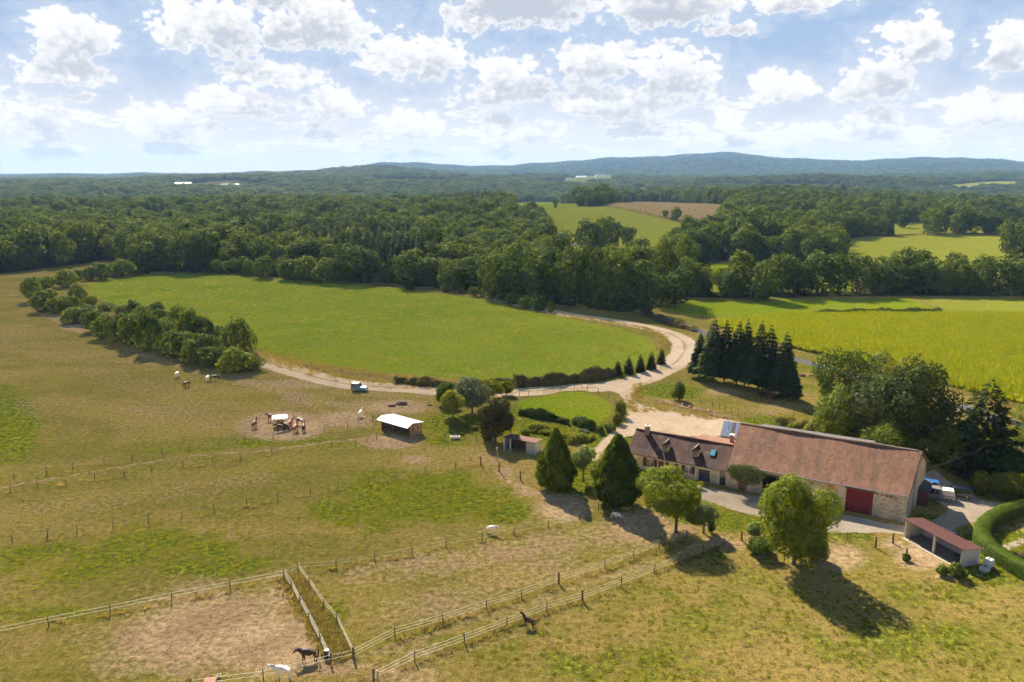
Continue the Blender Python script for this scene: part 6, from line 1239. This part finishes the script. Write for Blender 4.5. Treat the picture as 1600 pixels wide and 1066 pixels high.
bk = empty('bucket', G(342, 1058)); tag(bk, 'white bucket beside the brown feed box', 'bucket'); MB().tube([(0, 0, 0), (0, 0, .3)], [.13, .17], 12).build('pail', M_WHITE, bk); MB().tube([(0, 0, .28), (0, 0, .305)], [.15, .15], 12).build('water', M_DARK, bk)
for x, y, s, lb in ((612, 635, 1.0, 'heap of dark manure in the trampled pasture by the field shelter'), (628, 632, 1.5, 'larger heap of dark manure right of the small one'), (672, 634, .6, 'dark stump on the grassy path behind the field shelter'), (1243, 585, .8, 'dark stump left in the meadow beyond the spruces'), (1253, 588, 1.0, 'tall dark stump in the meadow beyond the spruces'), (1266, 588, .7, 'dark stump nearest the olive tree beyond the spruces')):
    rs = np.random.RandomState(int(x)); b = MB(); n = 12; rings = [(0, 1.0), (.28, .8), (.5, .45), (.58, .1)]; vs = []
    for z, r in rings: vs += [(math.cos(k * 6.283 / n) * r * s * rs.uniform(.75, 1.2), math.sin(k * 6.283 / n) * r * s * .6 * rs.uniform(.75, 1.2), z * s - .03) for k in range(n)]
    b.add(vs, [(i * n + k, i * n + (k + 1) % n, (i + 1) * n + (k + 1) % n, (i + 1) * n + k) for i in range(3) for k in range(n)] + [tuple(range(3 * n, 4 * n))]); o = b.build('manure_heap' if s > .9 and x < 700 else 'tree_stump', M_TIMBERD, loc=G(x, y)); tag(o, lb, 'heap' if s > .9 and x < 700 else 'stump')
rb = np.random.RandomState(4); M_RUB = [plain('tile_rubble', (.30, .17, .12), .9), plain('stone_rubble', (.36, .30, .23), .9)]
RL = spline(GP([(1030, 628), (1060, 634), (1090, 640), (1118, 648), (1135, 654)]), 6)
b = MB()
for k in range(420):
    i = rb.randint(len(RL)); x, y = RL[i][0] + rb.normal(0, .7), RL[i][1] + rb.normal(0, .8); s = rb.uniform(.08, .24); z = max(0, .45 - .2 * abs(y - RL[i][1])) * rb.rand(); q = [(x + rb.uniform(-s, s) * 1.4, y + rb.uniform(-s, s) * 1.4, z + rb.uniform(-.02, s)) for _ in range(4)]
    b.add(q, [(0, 1, 2), (0, 2, 3), (0, 3, 1), (1, 3, 2)])
o = b.build('rubble', M_RUB[0]); tag(o, 'bank of broken tile and stone rubble along the sandy yard', kind='stuff')
def bale_spots():
    rs = random.Random(3); out = []
    for (x, y) in ((968, 324), (1004, 322.5), (1012, 326), (1020, 328.5), (1028, 327), (1036, 330), (1044, 327.5), (1052, 331), (1058, 328), (1063, 333), (1068, 330), (1074, 332), (1032, 334), (1046, 335), (1057, 337), (1000, 329), (1085, 329), (1030, 322), (1055, 323), (1008, 331), (1070, 336), (1076, 327)): out.append((x, y, rs.uniform(0, 3.1)))
    return out
BALE = MB().tube([(-.62, 0, .72), (.62, 0, .72)], .75, 14).mesh('round_bale', plain('bale_straw', (.38, .26, .11), .95, var=.2, scale=6), True)
for x, y, a in bale_spots(): o = link('round_bale', BALE, loc=G(x, y), rot=(0, 0, a)); o.location.z += .25; tag(o, 'round straw bale lying on the golden stubble field', 'bale', 'round bales on the stubble field')
pot = empty('flower_tub', G(1093, 764)); tag(pot, 'stone tub of yellow flowers before the navy garage door', 'planter'); MB().tube([(0, 0, 0), (0, 0, .5)], [.35, .5], 10).build('tub', M_CREAM, pot); link('plants', crown('plants', [(0, 0, .7, .6, .6, .4), (.3, .1, .9, .4, .4, .3)], 500, .16, 5, L_LIME), pot)
yb = empty('yellow_board', G(977, 797), R(-30)); tag(yb, 'yellow-green panel leaning beneath the larger cypress', 'panel'); MB().box(-.6, .6, -.04, .04, .05, 1.1).build('panel', plain('lime_panel', (.42, .44, .05), .6), yb); MB().box(-.66, -.6, -.05, .05, 0, 1.2).build('post', M_POST, yb)
ob = empty('orange_tub', G(1199, 852)); tag(ob, 'orange tub between the small round-headed tree and the large bright tree', 'tub'); MB().tube([(0, 0, 0), (0, 0, .5)], [.25, .33], 12).build('bowl', plain('orange_plastic', (.6, .16, .03), .5), ob); MB().tube([(0, 0, .45), (0, 0, .505)], [.28, .28], 12).build('filling', M_TIMBERD, ob)
# ------------------------------------------------------------------ the hazy summer air
def build_haze():
    m, t, out = material('summer_haze'); v = t.node('ShaderNodeVolumePrincipled')
    v.inputs['Color'].default_value = (0.38, 0.63, 1.0, 1); v.inputs['Density'].default_value = HAZE; v.inputs['Anisotropy'].default_value = 0.0
    t.l.new(v.outputs[0], out.inputs['Volume'])
    b = MB(); b.box(-10600, 10600, -1200, 11400, -140, 222); o = b.build('haze', m); tag(o, 'thin blue summer haze over the valley', kind='stuff')
HAZE = 0.00006
build_haze()
